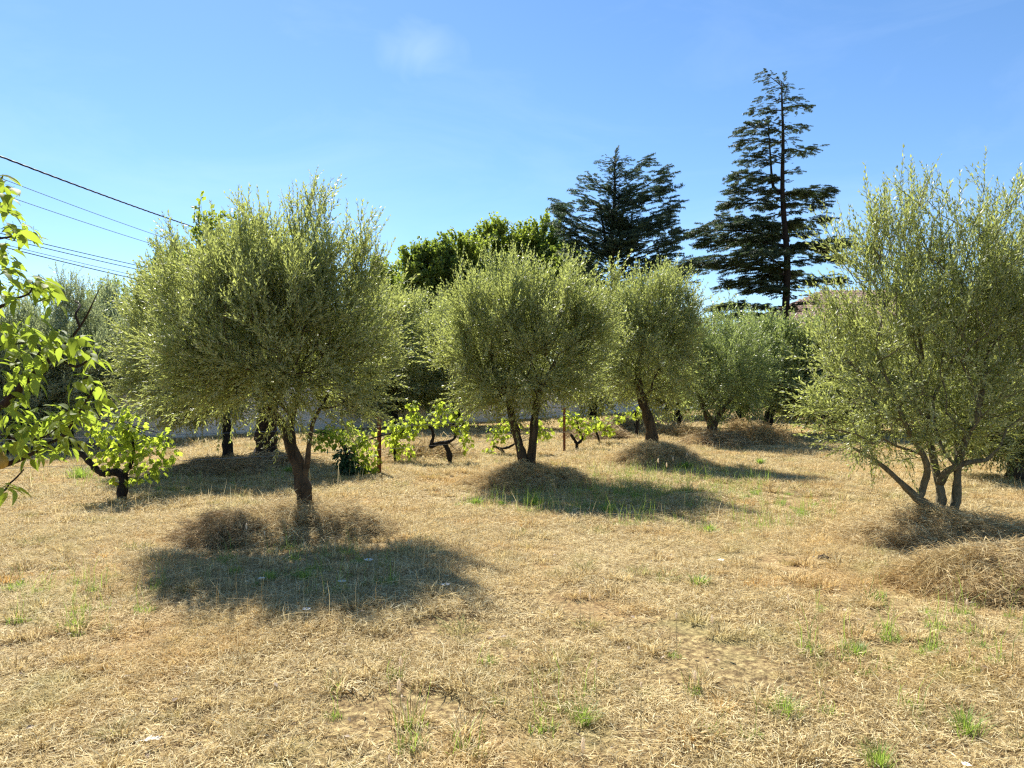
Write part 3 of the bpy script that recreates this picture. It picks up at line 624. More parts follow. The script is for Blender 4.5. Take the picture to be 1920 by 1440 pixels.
# C
b = gb(1222, 838, .30); d = b[1]
tree('olive_tree', 'slim olive tree right of the centre one, single leaning trunk on a high mound', 'olive tree', b,
     [(tp(b, [(1222, 815, 0), (1214, 780, 0), (1203, 745, 0), (1195, 700, 0), (1205, 640, 0)]), [0.13, 0.115, 0.10, 0.09, 0.06, 0.035])],
     [blob(1215, 650, 85, 85, d), blob(1225, 600, 65, 50, d), blob(1170, 690, 50, 60, d), blob(1260, 690, 50, 60, d), blob(1240, 562, 35, 22, d, 40), blob(1270, 610, 35, 50, d)],
     C['mid', 'olive'], M['bark'], 300, 1500, 1.1, 0.5, 0.4, (0.7, 1.4), 13, OG, sprigs=50)
# D
b = gb(1334, 815, .24); d = b[1]
tree('olive_tree', 'low round olive bush-tree with a short forked trunk on a dark mound', 'olive tree', b,
     [(tp(b, [(1334, 800, 0), (1324, 775, 0), (1310, 740, 0)]), [0.13, 0.11, 0.08, 0.05]), (tp(b, [(1338, 798, 0), (1350, 775, 0), (1372, 745, 0)]), [0.12, 0.10, 0.07, 0.04])],
     [blob(1350, 700, 85, 55, d), blob(1310, 690, 50, 55, d), blob(1400, 715, 50, 50, d), blob(1345, 665, 50, 30, d)],
     C['mid', 'olive_green'], M['bark'], 220, 1300, 0.9, 0.6, 0.4, (0.8, 1.5), 14, OG, sprigs=40)
# E
b = gb(1440, 806, .2); d = b[1]
tree('olive_tree', 'green olive tree behind the low round one, below the tall cedar', 'olive tree', b,
     [(tp(b, [(1440, 785, 0), (1448, 765, 0), (1450, 730, 0), (1440, 690, 0)]), [0.16, 0.13, 0.12, 0.09, 0.05])],
     [blob(1440, 690, 80, 65, d), blob(1480, 665, 70, 70, d), blob(1400, 640, 60, 40, d), blob(1500, 720, 45, 50, d)],
     C['far', 'olive_green'], M['bark_dark'], 220, 1500, 0.9, 0.5, 0.4, (0.8, 1.5), 15, OG)
# F: right foreground
b = gb(1762, 972, .20); d = b[1]
tree('olive_tree', 'tall airy olive tree at the right edge with several grey stems fanning from the ground', 'olive tree', b,
     [(tp(b, [(1745, 955, 0), (1720, 935, 0), (1690, 905, 0), (1650, 870, 0), (1600, 840, 0)], d - .0), [0.07, 0.052, 0.04, 0.032, 0.022, 0.014]),
      (tp(b, [(1765, 945, 0), (1762, 915, 0), (1752, 870, .1), (1740, 800, .1), (1735, 720, .2), (1725, 640, .2)]), [0.075, 0.05, 0.042, 0.038, 0.032, 0.025, 0.018]),
      ([W(1722, 937, d), W(1732, 910, d), W(1738, 870, d - .1), W(1700, 800, d - .2), W(1670, 730, d - .2)], [0.04, 0.036, 0.032, 0.024, 0.016]),
      (tp(b, [(1790, 950, -.05), (1795, 900, -.1), (1800, 850, -.1), (1830, 780, -.2), (1850, 690, -.2)]), [0.07, 0.046, 0.038, 0.035, 0.027, 0.018]),
      ([W(1763, 905, d), W(1775, 885, d - .1), W(1805, 870, d - .2), W(1850, 862, d - .3)], [0.045, 0.038, 0.028, 0.02])],
     [blob(1730, 690, 160, 130, d), blob(1620, 740, 110, 95, d), blob(1570, 700, 55, 60, d, 60), blob(1610, 830, 60, 35, d, 60), blob(1840, 690, 140, 150, d), blob(1740, 560, 120, 110, d), blob(1860, 545, 90, 120, d), blob(1715, 440, 80, 65, d), blob(1645, 510, 62, 85, d, 80), blob(1550, 760, 45, 50, d, 60), blob(1690, 810, 130, 35, d), blob(1880, 790, 90, 45, d), blob(1830, 450, 80, 50, d), blob(1950, 600, 90, 160, d)],
     C['big', 'olive'], M['bark_grey'], 620, 2000, 1.25, 0.35, 0.5, (0.6, 1.15), 16, OG, jit=0.5, sprigs=150)
# G: darker tree behind F
b = gb(1905, 900); d = b[1]
tree('olive_tree', 'darker green tree partly hidden behind the airy olive at the right edge', 'olive tree', b,
     [(tp(b, [(1905, 860, 0), (1900, 820, 0), (1890, 760, 0), (1880, 700, 0)]), [0.13, 0.1, 0.09, 0.07, 0.05])],
     [blob(1890, 740, 120, 110, d), blob(1980, 700, 120, 140, d), blob(1900, 590, 100, 90, d), blob(1850, 790, 80, 60, d)],
     C['mid', 'olive_dark'], M['bark'], 300, 2600, 0.9, 0.5, 0.4, (0.8, 1.5), 17, OG)
# A2: left, behind, single straight trunk
b = gb(427, 870, .14); d = b[1]
tree('olive_tree', 'olive tree with a slim straight dark trunk standing left behind the large olive', 'olive tree', b,
     [(tp(b, [(427, 850, 0), (425, 810, 0), (422, 770, 0), (400, 720, 0)]), [0.12, 0.09, 0.075, 0.07, 0.045])],
     [blob(370, 680, 110, 90, d), blob(330, 600, 80, 80, d), blob(420, 640, 80, 90, d), blob(300, 690, 60, 60, d), blob(330, 500, 30, 45, d, 40), blob(370, 745, 90, 25, d)],
     C['mid', 'olive'], M['bark_dark'], 320, 2300, 1.0, 0.5, 0.4, (0.8, 1.4), 18, OG)
# A3: stout trunk with broad leaves above
b = gb(500, 862); d = b[1]
tree('mulberry_tree', 'broadleaf tree with a stout dark trunk behind the large olive, leafy shoots above', 'broadleaf tree', b,
     [(tp(b, [(500, 840, 0), (500, 800, 0), (505, 770, 0), (490, 700, 0)]), [0.27, 0.23, 0.21, 0.20, 0.12]), ([W(500, 780, d), W(470, 700, d), W(430, 620, d)], [0.14, 0.1, 0.06]), ([W(500, 780, d), W(530, 700, d), W(540, 620, d)], [0.14, 0.1, 0.06])],
     [blob(430, 550, 80, 90, d), blob(400, 465, 32, 55, d, 40), blob(450, 460, 34, 60, d, 40), blob(360, 540, 40, 60, d), blob(520, 560, 80, 80, d), blob(490, 500, 30, 50, d)],
     C['mulberry', 'broad'], M['bark_dark'], 240, 1300, 1.1, 0.4, 0.35, (0.6, 1.1), 19, None, low_droop=1.2)
# olives further back
def back_olive(px, py, top, wpx, label, mk='olive_grey', seed=0, n=1500, dist=None, crown_bottom=None):
    top += 18; b = gb(px, py); d = b[1]; h = py - top; cb = py - 0.28 * h if crown_bottom is None else crown_bottom; cm = (top + cb) / 2; ry = (cb - top) / 2
    q = random.Random(seed)
    tree('olive_tree', label, 'olive tree', b, [(tp(b, [(px + q.uniform(-8, 8), py - 0.15 * h, 0), (px + q.uniform(-12, 12), py - 0.3 * h, 0), (px + q.uniform(-20, 20), py - 0.5 * h, 0)]), [0.17, 0.13, 0.11, 0.07])],
         [blob(px, cm, wpx * 0.42, ry * 0.8, d), blob(px - wpx * 0.25, cm + ry * 0.25, wpx * 0.3, ry * 0.6, d), blob(px + wpx * 0.25, cm + ry * 0.2, wpx * 0.3, ry * 0.6, d), blob(px + q.uniform(-.1, .1) * wpx, top + ry * 0.35, wpx * 0.24, ry * 0.35, d)],
         C['far' if d > 20 else 'mid', mk], M['bark_dark'], 220, n, 1.0, 0.5, 0.4, (0.8, 1.5), 100 + seed, OG, sprigs=45)
back_olive(130, 840, 535, 260, 'grey green olive tree behind the vine at the left edge', 'olive_grey', 1, 2300, crown_bottom=800)
back_olive(235, 825, 560, 220, 'dark dense olive tree left of the pale wall', 'olive_grey', 2, 2000, crown_bottom=790)
back_olive(30, 850, 600, 220, 'grey olive tree seen through the pear leaves at the left edge', 'olive_grey', 12, 1600, crown_bottom=820)
back_olive(742, 806, 550, 270, 'silvery olive tree behind the trellis post, between the large olive and the centre one', 'olive', 3, 2600, crown_bottom=770)
back_olive(860, 800, 575, 240, 'pale olive tree behind the forked vine, against the wall', 'olive', 4, 1700, crown_bottom=760)
back_olive(1110, 806, 575, 230, 'olive tree behind the right half of the centre olive crown', 'olive', 5, 1700, crown_bottom=770)
back_olive(1268, 803, 600, 160, 'small olive tree with a black trunk between the slim olive and the low round one', 'olive', 6, 1200, crown_bottom=775)
back_olive(1560, 818, 625, 200, 'olive tree behind the left branches of the airy olive at right', 'olive', 7, 2200, crown_bottom=790)
back_olive(1390, 789, 620, 190, 'far green olive tree in front of the cedar foot', 'olive_green', 8, 1300, crown_bottom=775)
back_olive(1640, 812, 620, 210, 'olive tree seen through the airy olive, below the tiled roof', 'olive', 9, 2000, crown_bottom=800)
back_olive(1770, 818, 600, 220, 'dense olive tree seen through the stems of the airy olive', 'olive_dark', 10, 2200, crown_bottom=806)
back_olive(640, 806, 600, 180, 'olive tree behind the right side of the large olive', 'olive', 11, 1700, crown_bottom=775)

# broadleaf trees beyond the wall
def back_broad(px, d, top, wpx, label, mk='broad', seed=0, n=1300, bottom=720, key='bigbroad', name='broadleaf_tree'):
    k = d / F; b = np.array([(px - 960) * k, d, 0.0]); cm = (top + bottom) / 2; ry = (bottom - top) / 2; q = random.Random(seed)
    t0 = EYE + (720 - cm) * k
    tree(name, label, 'broadleaf tree', b, [([b + np.array([0, 0, -.1]), b + np.array([q.uniform(-.2, .2), 0, t0 * 0.4]), b + np.array([q.uniform(-.4, .4), 0, t0])], [0.3, 0.24, 0.13])],
         [blob(px, cm, wpx * 0.42, ry * 0.85, d), blob(px - wpx * 0.22, cm - ry * 0.15, wpx * 0.28, ry * 0.6, d), blob(px + wpx * 0.22, cm - ry * 0.1, wpx * 0.28, ry * 0.6, d),
          blob(px + q.uniform(-.15, .15) * wpx, top + ry * 0.3, wpx * 0.22, ry * 0.3, d), blob(px - wpx * 0.2, top + ry * 0.4, wpx * 0.13, ry * 0.3, d), blob(px + wpx * 0.2, top + ry * 0.35, wpx * 0.13, ry * 0.3, d)],
         C[key, mk], M['bark_dark'], 240, n, 1.3, 0.5, 0.35, (0.7, 1.3), 200 + seed, 'broadleaf trees beyond the garden wall', tip_r=0.01)
back_broad(805, 42, 455, 130, 'dark broadleaf tree at the left end of the tree group beyond the wall', 'broad_dark', 1, 1700, 640)
back_broad(735, 44, 495, 150, 'low yellow-green tree left of the dark one beyond the wall', 'broad', 2, 1300, 660)
back_broad(875, 43, 450, 140, 'bright green tree between the dark tree and the tallest rounded crowns', 'broad', 3, 1700, 640)
back_broad(935, 45, 414, 140, 'tall rounded broadleaf tree with a lit top beyond the centre olive', 'broad', 4, 2200, 640)
back_broad(1010, 46, 408, 130, 'tall broadleaf tree just left of the bluish cedar', 'broad', 5, 2200, 650)
back_broad(1060, 44, 460, 140, 'darker broadleaf tree under the left branches of the bluish cedar', 'broad_dark', 6, 1500, 650)
back_broad(600, 46, 590, 190, 'low broadleaf tree far behind the large olive', 'broad', 7, 1300, 720)
back_broad(335, 30, 452, 170, 'bright green broadleaf tree topping the olives on the left', 'broad', 8, 1400, 700, 'broad')
back_broad(225, 32, 525, 190, 'broadleaf tree beyond the wall on the left', 'broad', 9, 1300, 720, 'broad')
back_broad(1150, 52, 570, 200, 'broadleaf tree behind the foot of the bluish cedar', 'broad_dark', 10, 1300, 720)
back_broad(1400, 56, 625, 260, 'low dark tree behind the olives below the cedar', 'broad_dark', 11, 1500, 735)
back_broad(1650, 50, 640, 260, 'low dark tree in front of the house', 'broad_dark', 12, 1500, 740)
back_broad(1880, 48, 600, 260, 'green tree far behind the right edge of the field', 'broad', 13, 1500, 740)
back_broad(420, 48, 560, 220, 'broadleaf tree far behind the stout-trunked tree', 'broad_dark', 14, 1300, 730)
back_broad(60, 34, 600, 200, 'broadleaf tree beyond the wall at the left edge', 'broad_dark', 15, 1200, 740, 'broad')

# ------------------------------------------------------------------ cedars
def cedar(name, label, px, d, top, tips, rise, mk, seed, trunk_r, spare=26, low=0.0, lead=None):
    rng = np.random.default_rng(seed); k = d / F; x0 = (px - 960) * k; H = EYE + (720 - top) * k
    root = empty(name, (x0, d, 0)); tag(root, label, 'cedar')
    t = np.linspace(0, 1, 16); tr = MB()
    path = np.stack([x0 + 0.16 * np.sin(t * 6 + seed) + 0.07 * np.sin(t * 17), d + 0.1 * np.cos(t * 4), t * H * 0.985 - 0.1], 1)
    tr.tube(path, trunk_r * (1 - t) ** 0.85 + 0.03, 12, 0.08, rng)
    if lead is not None:
        for pts, rd in lead: tr.tube(smooth_path([W(*q) for q in pts], 10), np.linspace(rd, rd * 0.25, 10), 7, 0.08, rng)
    link('trunk', tr.mesh('trunk', True), M['bark_dark'], root)
    P_, D_, S_ = [], [], []
    lens = []
    def branch(z0, tip):
        a = np.array([np.interp(z0, path[:, 2], path[:, 0]), d, z0]); tip = tip + np.array([0, 0, -0.03 * np.linalg.norm(tip - a)]); L = np.linalg.norm(tip - a); lens.append(L)
        mid = a + (tip - a) * 0.5 + np.array([0, 0, 0.05 * L if rise < 0.2 else -0.06 * L]); q = smooth_path([a, mid, tip], 9)
        mb = MB(); mb.tube(q, np.linspace(0.02 + 0.013 * L, 0.012, 9), 6, 0.05, rng); link('branch', mb.mesh('branch', True), M['bark_dark'], root)
        m_ = int(4 + L * 29); hd = (tip - a); hd[2] = 0; hd /= np.linalg.norm(hd) + 1e-9; sd = np.array([-hd[1], hd[0], 0])
        for i in range(m_):
            u = 1 - rng.random() ** 1.25 * 0.93; w_ = (0.10 + 0.17 * L) * math.sin(math.pi * min(1, 1.05 - u * 0.75)) + 0.05
            x = u * 8; j = min(int(x), 7); p = q[j] + (q[j + 1] - q[j]) * (x - j)
            off = rng.normal(0, 0.6) * w_ * 1.7
            P_.append(p + sd * off + np.array([0, 0, rng.normal(0, (0.05 + 0.012 * L) * (1 + 8 * rise * rise))]))
            D_.append(hd * 0.9 + sd * (np.sign(off) * 0.6 + rng.normal(0, 0.3)) + np.array([0, 0, rise * 0.8 - 0.1 + rng.normal(0, 0.12 + 0.4 * rise * rise)])); S_.append(rng.uniform(0.35, 0.8) * min(1.1, 0.18 + L * 0.28))
        P_.append(q[-1] - (q[-1] - q[-2]) * 0.3); D_.append(hd + np.array([0, 0, rise * 0.6 - 0.15])); S_.append(min(0.9, 0.35 + L * 0.18))
    zs = []
    for (tx, ty) in tips:
        tip = W(tx, ty, d + rng.uniform(-0.8, 0.8)); L = abs(tip[0] - x0); z0 = tip[2] - L * rise + rng.uniform(-.1, .1)
        branch(min(max(z0, 1.0), H * 0.97), tip); zs.append((tip[2], L))
    zs = np.array(sorted(zs))
    for i in range(spare):                                        # branches towards and away from the camera
        z = zs[0, 0] + (H * 0.97 - zs[0, 0]) * (low + (1 - low) * (i + rng.random()) / spare); L = np.interp(z, zs[:, 0], zs[:, 1]) * rng.uniform(0.35, 0.95) * min(1, (H - z) / H * 1.9 + 0.06)
        a = rng.choice([-1, 1]) * math.pi / 2 + rng.normal(0, 0.5); tip = np.array([x0 + L * math.cos(a), d + L * math.sin(a), z]); branch(min(max(z - L * rise, 1.0), H * 0.97), tip)
    for i in range(14):                                           # the spire
        z = H - 0.9 * (i / 14) ** 1.0 * (H * 0.10); P_.append(np.array([x0, d, z])); a = rng.uniform(0, 6.28); D_.append(np.array([math.cos(a) * 0.6, math.sin(a) * 0.6, 0.9])); S_.append(0.4)
    roll = rng.normal(0, 0.25, len(P_))
    scatter('crown', C['cedar', mk], np.array(P_), dir_rot(np.array(D_), rng, roll), np.array(S_), rng, root)
cedar('cedar_tree', 'tall tiered cedar with level branches in front of the tiled roof', 1470, 45, 142,
      [(1431, 136), (1442, 165), (1430, 182), (1412, 208), (1399, 237), (1388, 268), (1395, 299), (1379, 329), (1374, 353), (1366, 380), (1352, 410), (1307, 429), (1316, 452), (1276, 494), (1300, 490), (1365, 531), (1348, 573), (1352, 590), (1390, 420), (1400, 470), (1410, 340), (1425, 285), (1430, 225), (1400, 545),
       (1480, 162), (1496, 183), (1508, 203), (1504, 239), (1490, 262), (1514, 284), (1496, 320), (1547, 357), (1543, 364), (1529, 385), (1536, 414), (1576, 456), (1560, 463), (1572, 483), (1558, 526), (1529, 566), (1510, 580), (1520, 440), (1500, 395)],
      0.10, 'cedar', 31, 0.27, 36, lead=[([(1468, 362, 45), (1450, 350, 45.2), (1445, 300, 45.3), (1440, 230, 45.3)], 0.12)])
cedar('cedar_tree', 'broader bluish cedar with upswept branches and bare forked stems, left of the tall tiered one', 1153, 40, 285,
      [(1127, 303), (1105, 330), (1087, 357), (1052, 388), (1050, 417), (1066, 440), (1073, 473), (1090, 520), (1100, 375), (1110, 430), (1115, 345), (1085, 500),
       (1175, 300), (1213, 303), (1238, 328), (1237, 353), (1255, 387), (1247, 410), (1265, 443), (1253, 473), (1280, 503), (1233, 500), (1195, 330), (1205, 370), (1215, 420)],
      0.52, 'cedar_blue', 32, 0.24, 72, low=0.24, lead=[([(1155, 520, 40), (1175, 495, 40), (1182, 450, 39.8), (1185, 400, 39.6)], 0.16), ([(1152, 505, 40), (1140, 475, 40.2), (1132, 430, 40.3), (1125, 390, 40.3)], 0.15), ([(1153, 470, 40), (1165, 440, 40.2), (1168, 390, 40.3)], 0.10)])

# ------------------------------------------------------------------ mounds
mound(565, 958, 1.05, 0.72, 0.22, 'hay mound round the foot of the large olive tree', 'hay', True, 1.2)
mound(440, 975, 0.55, 0.40, 0.17, 'small brown hay heap on the left of the large olive trunk', 'hay_brown', True, 1.3)
mound(660, 972, 0.45, 0.40, 0.16, 'small hay heap on the right of the large olive trunk', 'hay', True, 1.3)
mound(990, 880, 1.05, 0.95, 0.22, 'hay mound under the two-stemmed centre olive', 'hay', True)
mound(1232, 840, 0.95, 0.95, 0.34, 'high steep hay mound round the slim olive right of centre', 'hay', True, 1.2)
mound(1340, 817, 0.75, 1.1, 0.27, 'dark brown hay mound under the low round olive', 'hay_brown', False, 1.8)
mound(1410, 803, 0.9, 1.4, 0.42, 'sunlit pale hay mound behind the low round olive', 'hay', False, 1.8)
mound(1770, 974, 1.1, 0.80, 0.22, 'hay mound round the grey stems at the right edge', 'hay', True)
mound(1860, 1050, 0.85, 0.60, 0.22, 'long loose heap of dry stalks at the right edge in front of the airy olive', 'hay', True, 1.3)
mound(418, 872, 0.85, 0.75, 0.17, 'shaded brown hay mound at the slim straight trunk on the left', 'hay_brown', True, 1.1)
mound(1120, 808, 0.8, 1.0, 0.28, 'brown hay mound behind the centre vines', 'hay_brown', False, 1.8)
mound(1190, 792, 1.0, 1.2, 0.34, 'hay mound behind the slim olive near the wall', 'hay', False, 1.8)
mound(800, 846, 0.8, 0.7, 0.14, 'low hay mound behind the forked vine', 'hay', False, 2)
mound(1270, 808, 0.7, 0.9, 0.2, 'low hay mound at the small black-trunked olive', 'hay', False, 1.8)
mound(505, 866, 0.7, 0.6, 0.12, 'hay at the foot of the stout dark trunk', 'hay_brown', False, 2)

# ------------------------------------------------------------------ vines
def vine_leaf_mesh(seed):
    r = np.random.default_rng(seed); mb = MB(); ang = np.radians([-160, -125, -85, -55, -25, 0, 25, 55, 85, 125, 160]); rad = [0.35, 0.62, 0.5, 0.78, 0.62, 1.0, 0.62, 0.78, 0.5, 0.62, 0.35]
    v = [(0.0, 0, 0)] + [(math.cos(a) * q * 0.6 + 0.3, math.sin(a) * q * 0.6, -0.18 * (q ** 2) * r.uniform(0.5, 1.5)) for a, q in zip(ang, rad)]
    mb.add(v, [(0, i, i + 1) for i in range(1, 11)], r.random()); return mb.mesh('leaf')
vmesh = {}
for mk in ('vine', 'vine_dark'):
    vmesh[mk] = [vine_leaf_mesh(i) for i in range(6)]
    for q in vmesh[mk]: q.materials.append(M[mk])
def place_leaves(root, meshes, P_, D_, S_, rng, cap=300, roll=None):
    R = dir_rot(np.array(D_), rng, rng.normal(0, 0.7, len(P_)) if roll is None else roll)
    P_ = np.array(P_); q = np.argsort(P_[:, 1], kind='stable'); P_, R, S_ = P_[q], R[q], np.array(S_)[q]
    if len(P_) > cap:                                             # the leaves farthest inside are joined into one part
        vv, ff, tt, mi, nn = [], [], [], [], 0
        base = [(np.array([v.co[:] for v in me.vertices]), [tuple(p.vertices) for p in me.polygons], np.array([a.value for a in me.attributes['tint'].data])) for me in meshes]
        for i in range(cap, len(P_)):
            v, f, t = base[int(rng.integers(len(base)))]; rm = np.array(Euler(R[i]).to_matrix())
            vv.append(v @ rm.T * S_[i] + P_[i]); ff += [tuple(x + nn for x in p) for p in f]; tt.append(t); nn += len(v)
        me = bpy.data.meshes.new('foliage'); me.from_pydata(np.concatenate(vv).tolist(), [], ff); a = me.attributes.new('tint', 'FLOAT', 'POINT'); a.data.foreach_set('value', np.concatenate(tt).astype(np.float32)); me.update()
        link('foliage', me, meshes[0].materials[0], root)['kind'] = 'stuff'
    for i in range(min(cap, len(P_))):
        o = bpy.data.objects.new('leaf', meshes[int(rng.integers(len(meshes)))]); COL.objects.link(o); o.parent = root
        o.location = np.array(P_[i]) - np.array(root.location); o.rotation_euler = R[i]; o.scale = (S_[i],) * 3
def vine(px, py, wood_paths, blobs, label, n=200, mk='vine', seed=0, size=0.13, d=None, cat='grapevine'):
    b = gb(px, py); d = b[1] if d is None else d; rng = np.random.default_rng(500 + seed); root = empty('grape_vine', (b[0], b[1], 0)); tag(root, label, cat, 'old grapevines between the olives')
    mb = MB()
    for pts, r0, r1 in wood_paths:
        P0 = [W(x, y, d + (z[0] if z else 0)) for x, y, *z in pts]; P0 = smooth_path(P0, len(pts) * 4)
        mb.tube(P0, np.linspace(r0, r1, len(P0)) * rng.uniform(0.85, 1.2, len(P0)), 8, 0.18, rng)
    link('trunk', mb.mesh('trunk', True), M['bark_dark'], root)
    P_, D_, S_ = [], [], []; canes = MB(); last = W(*wood_paths[-1][0][-1][:2], d); ends = [W(*w_[0][-1][:2], d) for w_ in wood_paths]
    for (cx, cy, rx, ry) in blobs:
        c = W(cx, cy, d); k = d / F; m_ = max(2, int(rx * ry / 260)); 
        for q in range(m_):
            v = rng.normal(0, 0.5, 3); t_ = c + v * np.array([rx * k, 0.22, ry * k]); e = min(ends, key=lambda z: np.linalg.norm(z - t_))
            md_ = (e + t_) / 2 + rng.normal(0, 0.06, 3); canes.tube(smooth_path([e, md_, t_], 6), np.linspace(0.007, 0.003, 6), 4, tint=0.2, cap=False)
    tot = sum(rx * ry for _, _, rx, ry in blobs)
    for (cx, cy, rx, ry) in blobs:
        m_ = int(n * rx * ry / tot); c = W(cx, cy, d); k = d / F
        v = rng.normal(0, 1, (m_, 3)); v /= np.linalg.norm(v, axis=1)[:, None]; v *= (rng.random(m_) ** 0.45)[:, None]
        p = c + v * np.array([rx * k, min(rx * k, 0.4), ry * k])
        for q in range(m_):
            P_.append(p[q]); D_.append(v[q] * 0.5 + np.array([rng.normal(0, .5), rng.normal(-.2, .5), -0.55])); S_.append(size * rng.uniform(0.6, 1.2))
    link('canes', canes.mesh('canes'), M['bark_pear'], root)['kind'] = 'stuff'
    place_leaves(root, vmesh[mk], P_, D_, S_, rng); return root
vine(230, 938, [([(230, 942), (229, 915), (233, 893)], 0.07, 0.055), ([(233, 897), (222, 885), (200, 886), (187, 884), (170, 868), (155, 852), (143, 846)], 0.06, 0.035), ([(232, 893), (245, 870), (250, 840), (245, 800)], 0.03, 0.012)],
     [(235, 815, 50, 48), (265, 845, 45, 40), (205, 850, 35, 35), (238, 775, 28, 22), (285, 878, 34, 20), (185, 800, 30, 30), (315, 845, 20, 22), (305, 820, 20, 16), (240, 900, 40, 10)],
     'leafy bright green vine with a crooked black trunk at the left of the field', 620, 'vine', 1, 0.10)
vine(655, 892, [([(655, 895), (652, 870), (648, 840)], 0.035, 0.025), ([(650, 850), (630, 820), (600, 810)], 0.02, 0.012), ([(650, 850), (690, 825), (735, 812)], 0.02, 0.012)],
     [(605, 820, 26, 24), (640, 812, 34, 28), (680, 825, 34, 30), (690, 862, 24, 34)],
     'bright vine foliage left of the rusty post behind the large olive', 420, 'vine', 2, 0.105)
vine(662, 893, [([(662, 896), (660, 870), (655, 850)], 0.02, 0.012)], [(650, 862, 22, 28), (668, 880, 26, 14)], 'low dark green ivy-like bush under the vine leaves beside the rusty post', 420, 'vine_dark', 3, 0.09, 12.9, 'bush')
vine(742, 868, [([(742, 870), (740, 845), (745, 820)], 0.03, 0.02), ([(745, 822), (765, 800), (790, 795)], 0.02, 0.012)],
     [(735, 815, 28, 30), (762, 800, 32, 24), (775, 770, 14, 24), (755, 845, 26, 20)], 'vine foliage on the right of the rusty post', 360, 'vine', 4, 0.105)
vine(844, 870, [([(844, 872), (842, 850), (835, 832), (842, 828)], 0.055, 0.04), ([(838, 830), (820, 832), (808, 838), (812, 820), (810, 805), (800, 798)], 0.045, 0.025), ([(838, 830), (852, 822), (855, 808), (858, 795)], 0.035, 0.015)],
     [(815, 785, 35, 18), (785, 790, 22, 16), (862, 790, 16, 26), (872, 820, 14, 30), (840, 770, 20, 14), (822, 762, 10, 20)], 'forked vine with a black Y-shaped trunk left of the centre olive', 300, 'vine', 5, 0.11)
vine(948, 852, [([(945, 850), (938, 842), (925, 836)], 0.04, 0.025), ([(938, 842), (955, 838), (965, 832)], 0.03, 0.02)],
     [(930, 812, 20, 24), (955, 800, 22, 20), (1005, 805, 16, 24), (1022, 812, 16, 12), (915, 845, 14, 14)], 'pale sunlit vine foliage round the stems of the centre olive', 290, 'vine', 6, 0.115)
vine(1082, 842, [([(1082, 844), (1080, 830), (1070, 815)], 0.045, 0.03), ([(1082, 832), (1092, 822), (1085, 805), (1082, 790)], 0.035, 0.02)],
     [(1070, 790, 22, 18), (1095, 800, 20, 20), (1062, 780, 14, 16), (1112, 792, 18, 16)], 'small vine with a twisted black trunk right of the second post', 200, 'vine', 7, 0.12)
vine(1125, 835, [([(1125, 837), (1120, 815), (1110, 800)], 0.035, 0.022)], [(1125, 795, 24, 14), (1140, 805, 16, 12), (1155, 785, 20, 10)], 'thin-stemmed vine leaning left at the end of the vine row', 110, 'vine', 8, 0.13)
vine(1197, 824, [([(1197, 826), (1194, 805), (1195, 785), (1190, 770)], 0.06, 0.045)], [(1185, 772, 22, 14), (1205, 775, 14, 10)], 'dark upright vine stump beside the slim olive', 60, 'vine', 9, 0.14)

# rusty posts and trellis wires
def post(px, py, top, label, r=0.03):
    b = gb(px, py); h = EYE - (top - 720) / F * b[1]; root = empty('trellis_post', b); tag(root, label, 'post', 'posts of the vine row')
    mb = MB(); mb.box(-r, r, -r * .5, r * .5, -0.1, h); mb.box(-r * .35, r * .35, -r * 1.3, -r * .5 - .001, -0.1, h); link('shaft', mb.mesh('shaft'), M['rust'], root, (0, 0, 0))
    for z in (0.45, 0.85):
        mb = MB(); mb.tube([(0, -r * 1.6, z - .012), (0, -r * 1.6, z + .012)], [r * 0.5] * 2, 6); link('wire_clip', mb.mesh('wire_clip'), M['wire'], root, (0, 0, 0))
    return b
p1 = post(711, 890, 782, 'rusty post standing between two leafy vines behind the large olive', 0.035)
p2 = post(1058, 845, 765, 'rusty post behind the right side of the centre olive', 0.03)
p0_ = np.array([-8.6, 9.4, 0.0])
for a_, b_, seg in ((p0_, p1, 'left part'), (p1, p2, 'right part')):
    for z, w_ in ((0.45, 'lower'), (0.85, 'upper')):
        mb = MB(); t = np.linspace(0, 1, 12)[:, None]; q = a_ + (b_ - a_) * t; q[:, 2] = z - 0.12 * (t * (1 - t))[:, 0]; q[:, 1] -= 0.06
        mb.tube(q, [0.003] * 12, 4); o = link('trellis_wire', mb.mesh('trellis_wire'), M['wire']); tag(o, f'{w_} thin trellis wire on the {seg} of the vine row', 'wire', 'trellis wires')

# ------------------------------------------------------------------ garden wall
wa, wb = np.array([-24.0, 4.1]), np.array([13.0, 47.7]); wd = (wb - wa) / np.linalg.norm(wb - wa); wnrm = np.array([wd[1], -wd[0]]); WL = np.linalg.norm(wb - wa)
wr = empty('garden_wall', (wa[0], wa[1], 0)); wr.rotation_euler = (0, 0, math.atan2(wd[1], wd[0])); tag(wr, 'long pale rendered garden wall closing the back of the field', 'wall')
mb = MB(); mb.box(0, WL, -0.1, 0.1, -0.2, 1.55); link('render', mb.mesh('render'), M['wall'], wr, (0, 0, 0))
nb = int(WL / 1.0); cp = MB(); cp.box(0.006, 0.994, -0.14, 0.14, 1.552, 1.62); cpm = cp.mesh('coping_stone')
for i in range(nb):
    o = link('coping_stone', cpm, M['wall'], wr, (i * WL / nb, 0, 0)); o.scale = (WL / nb, 1, 1)

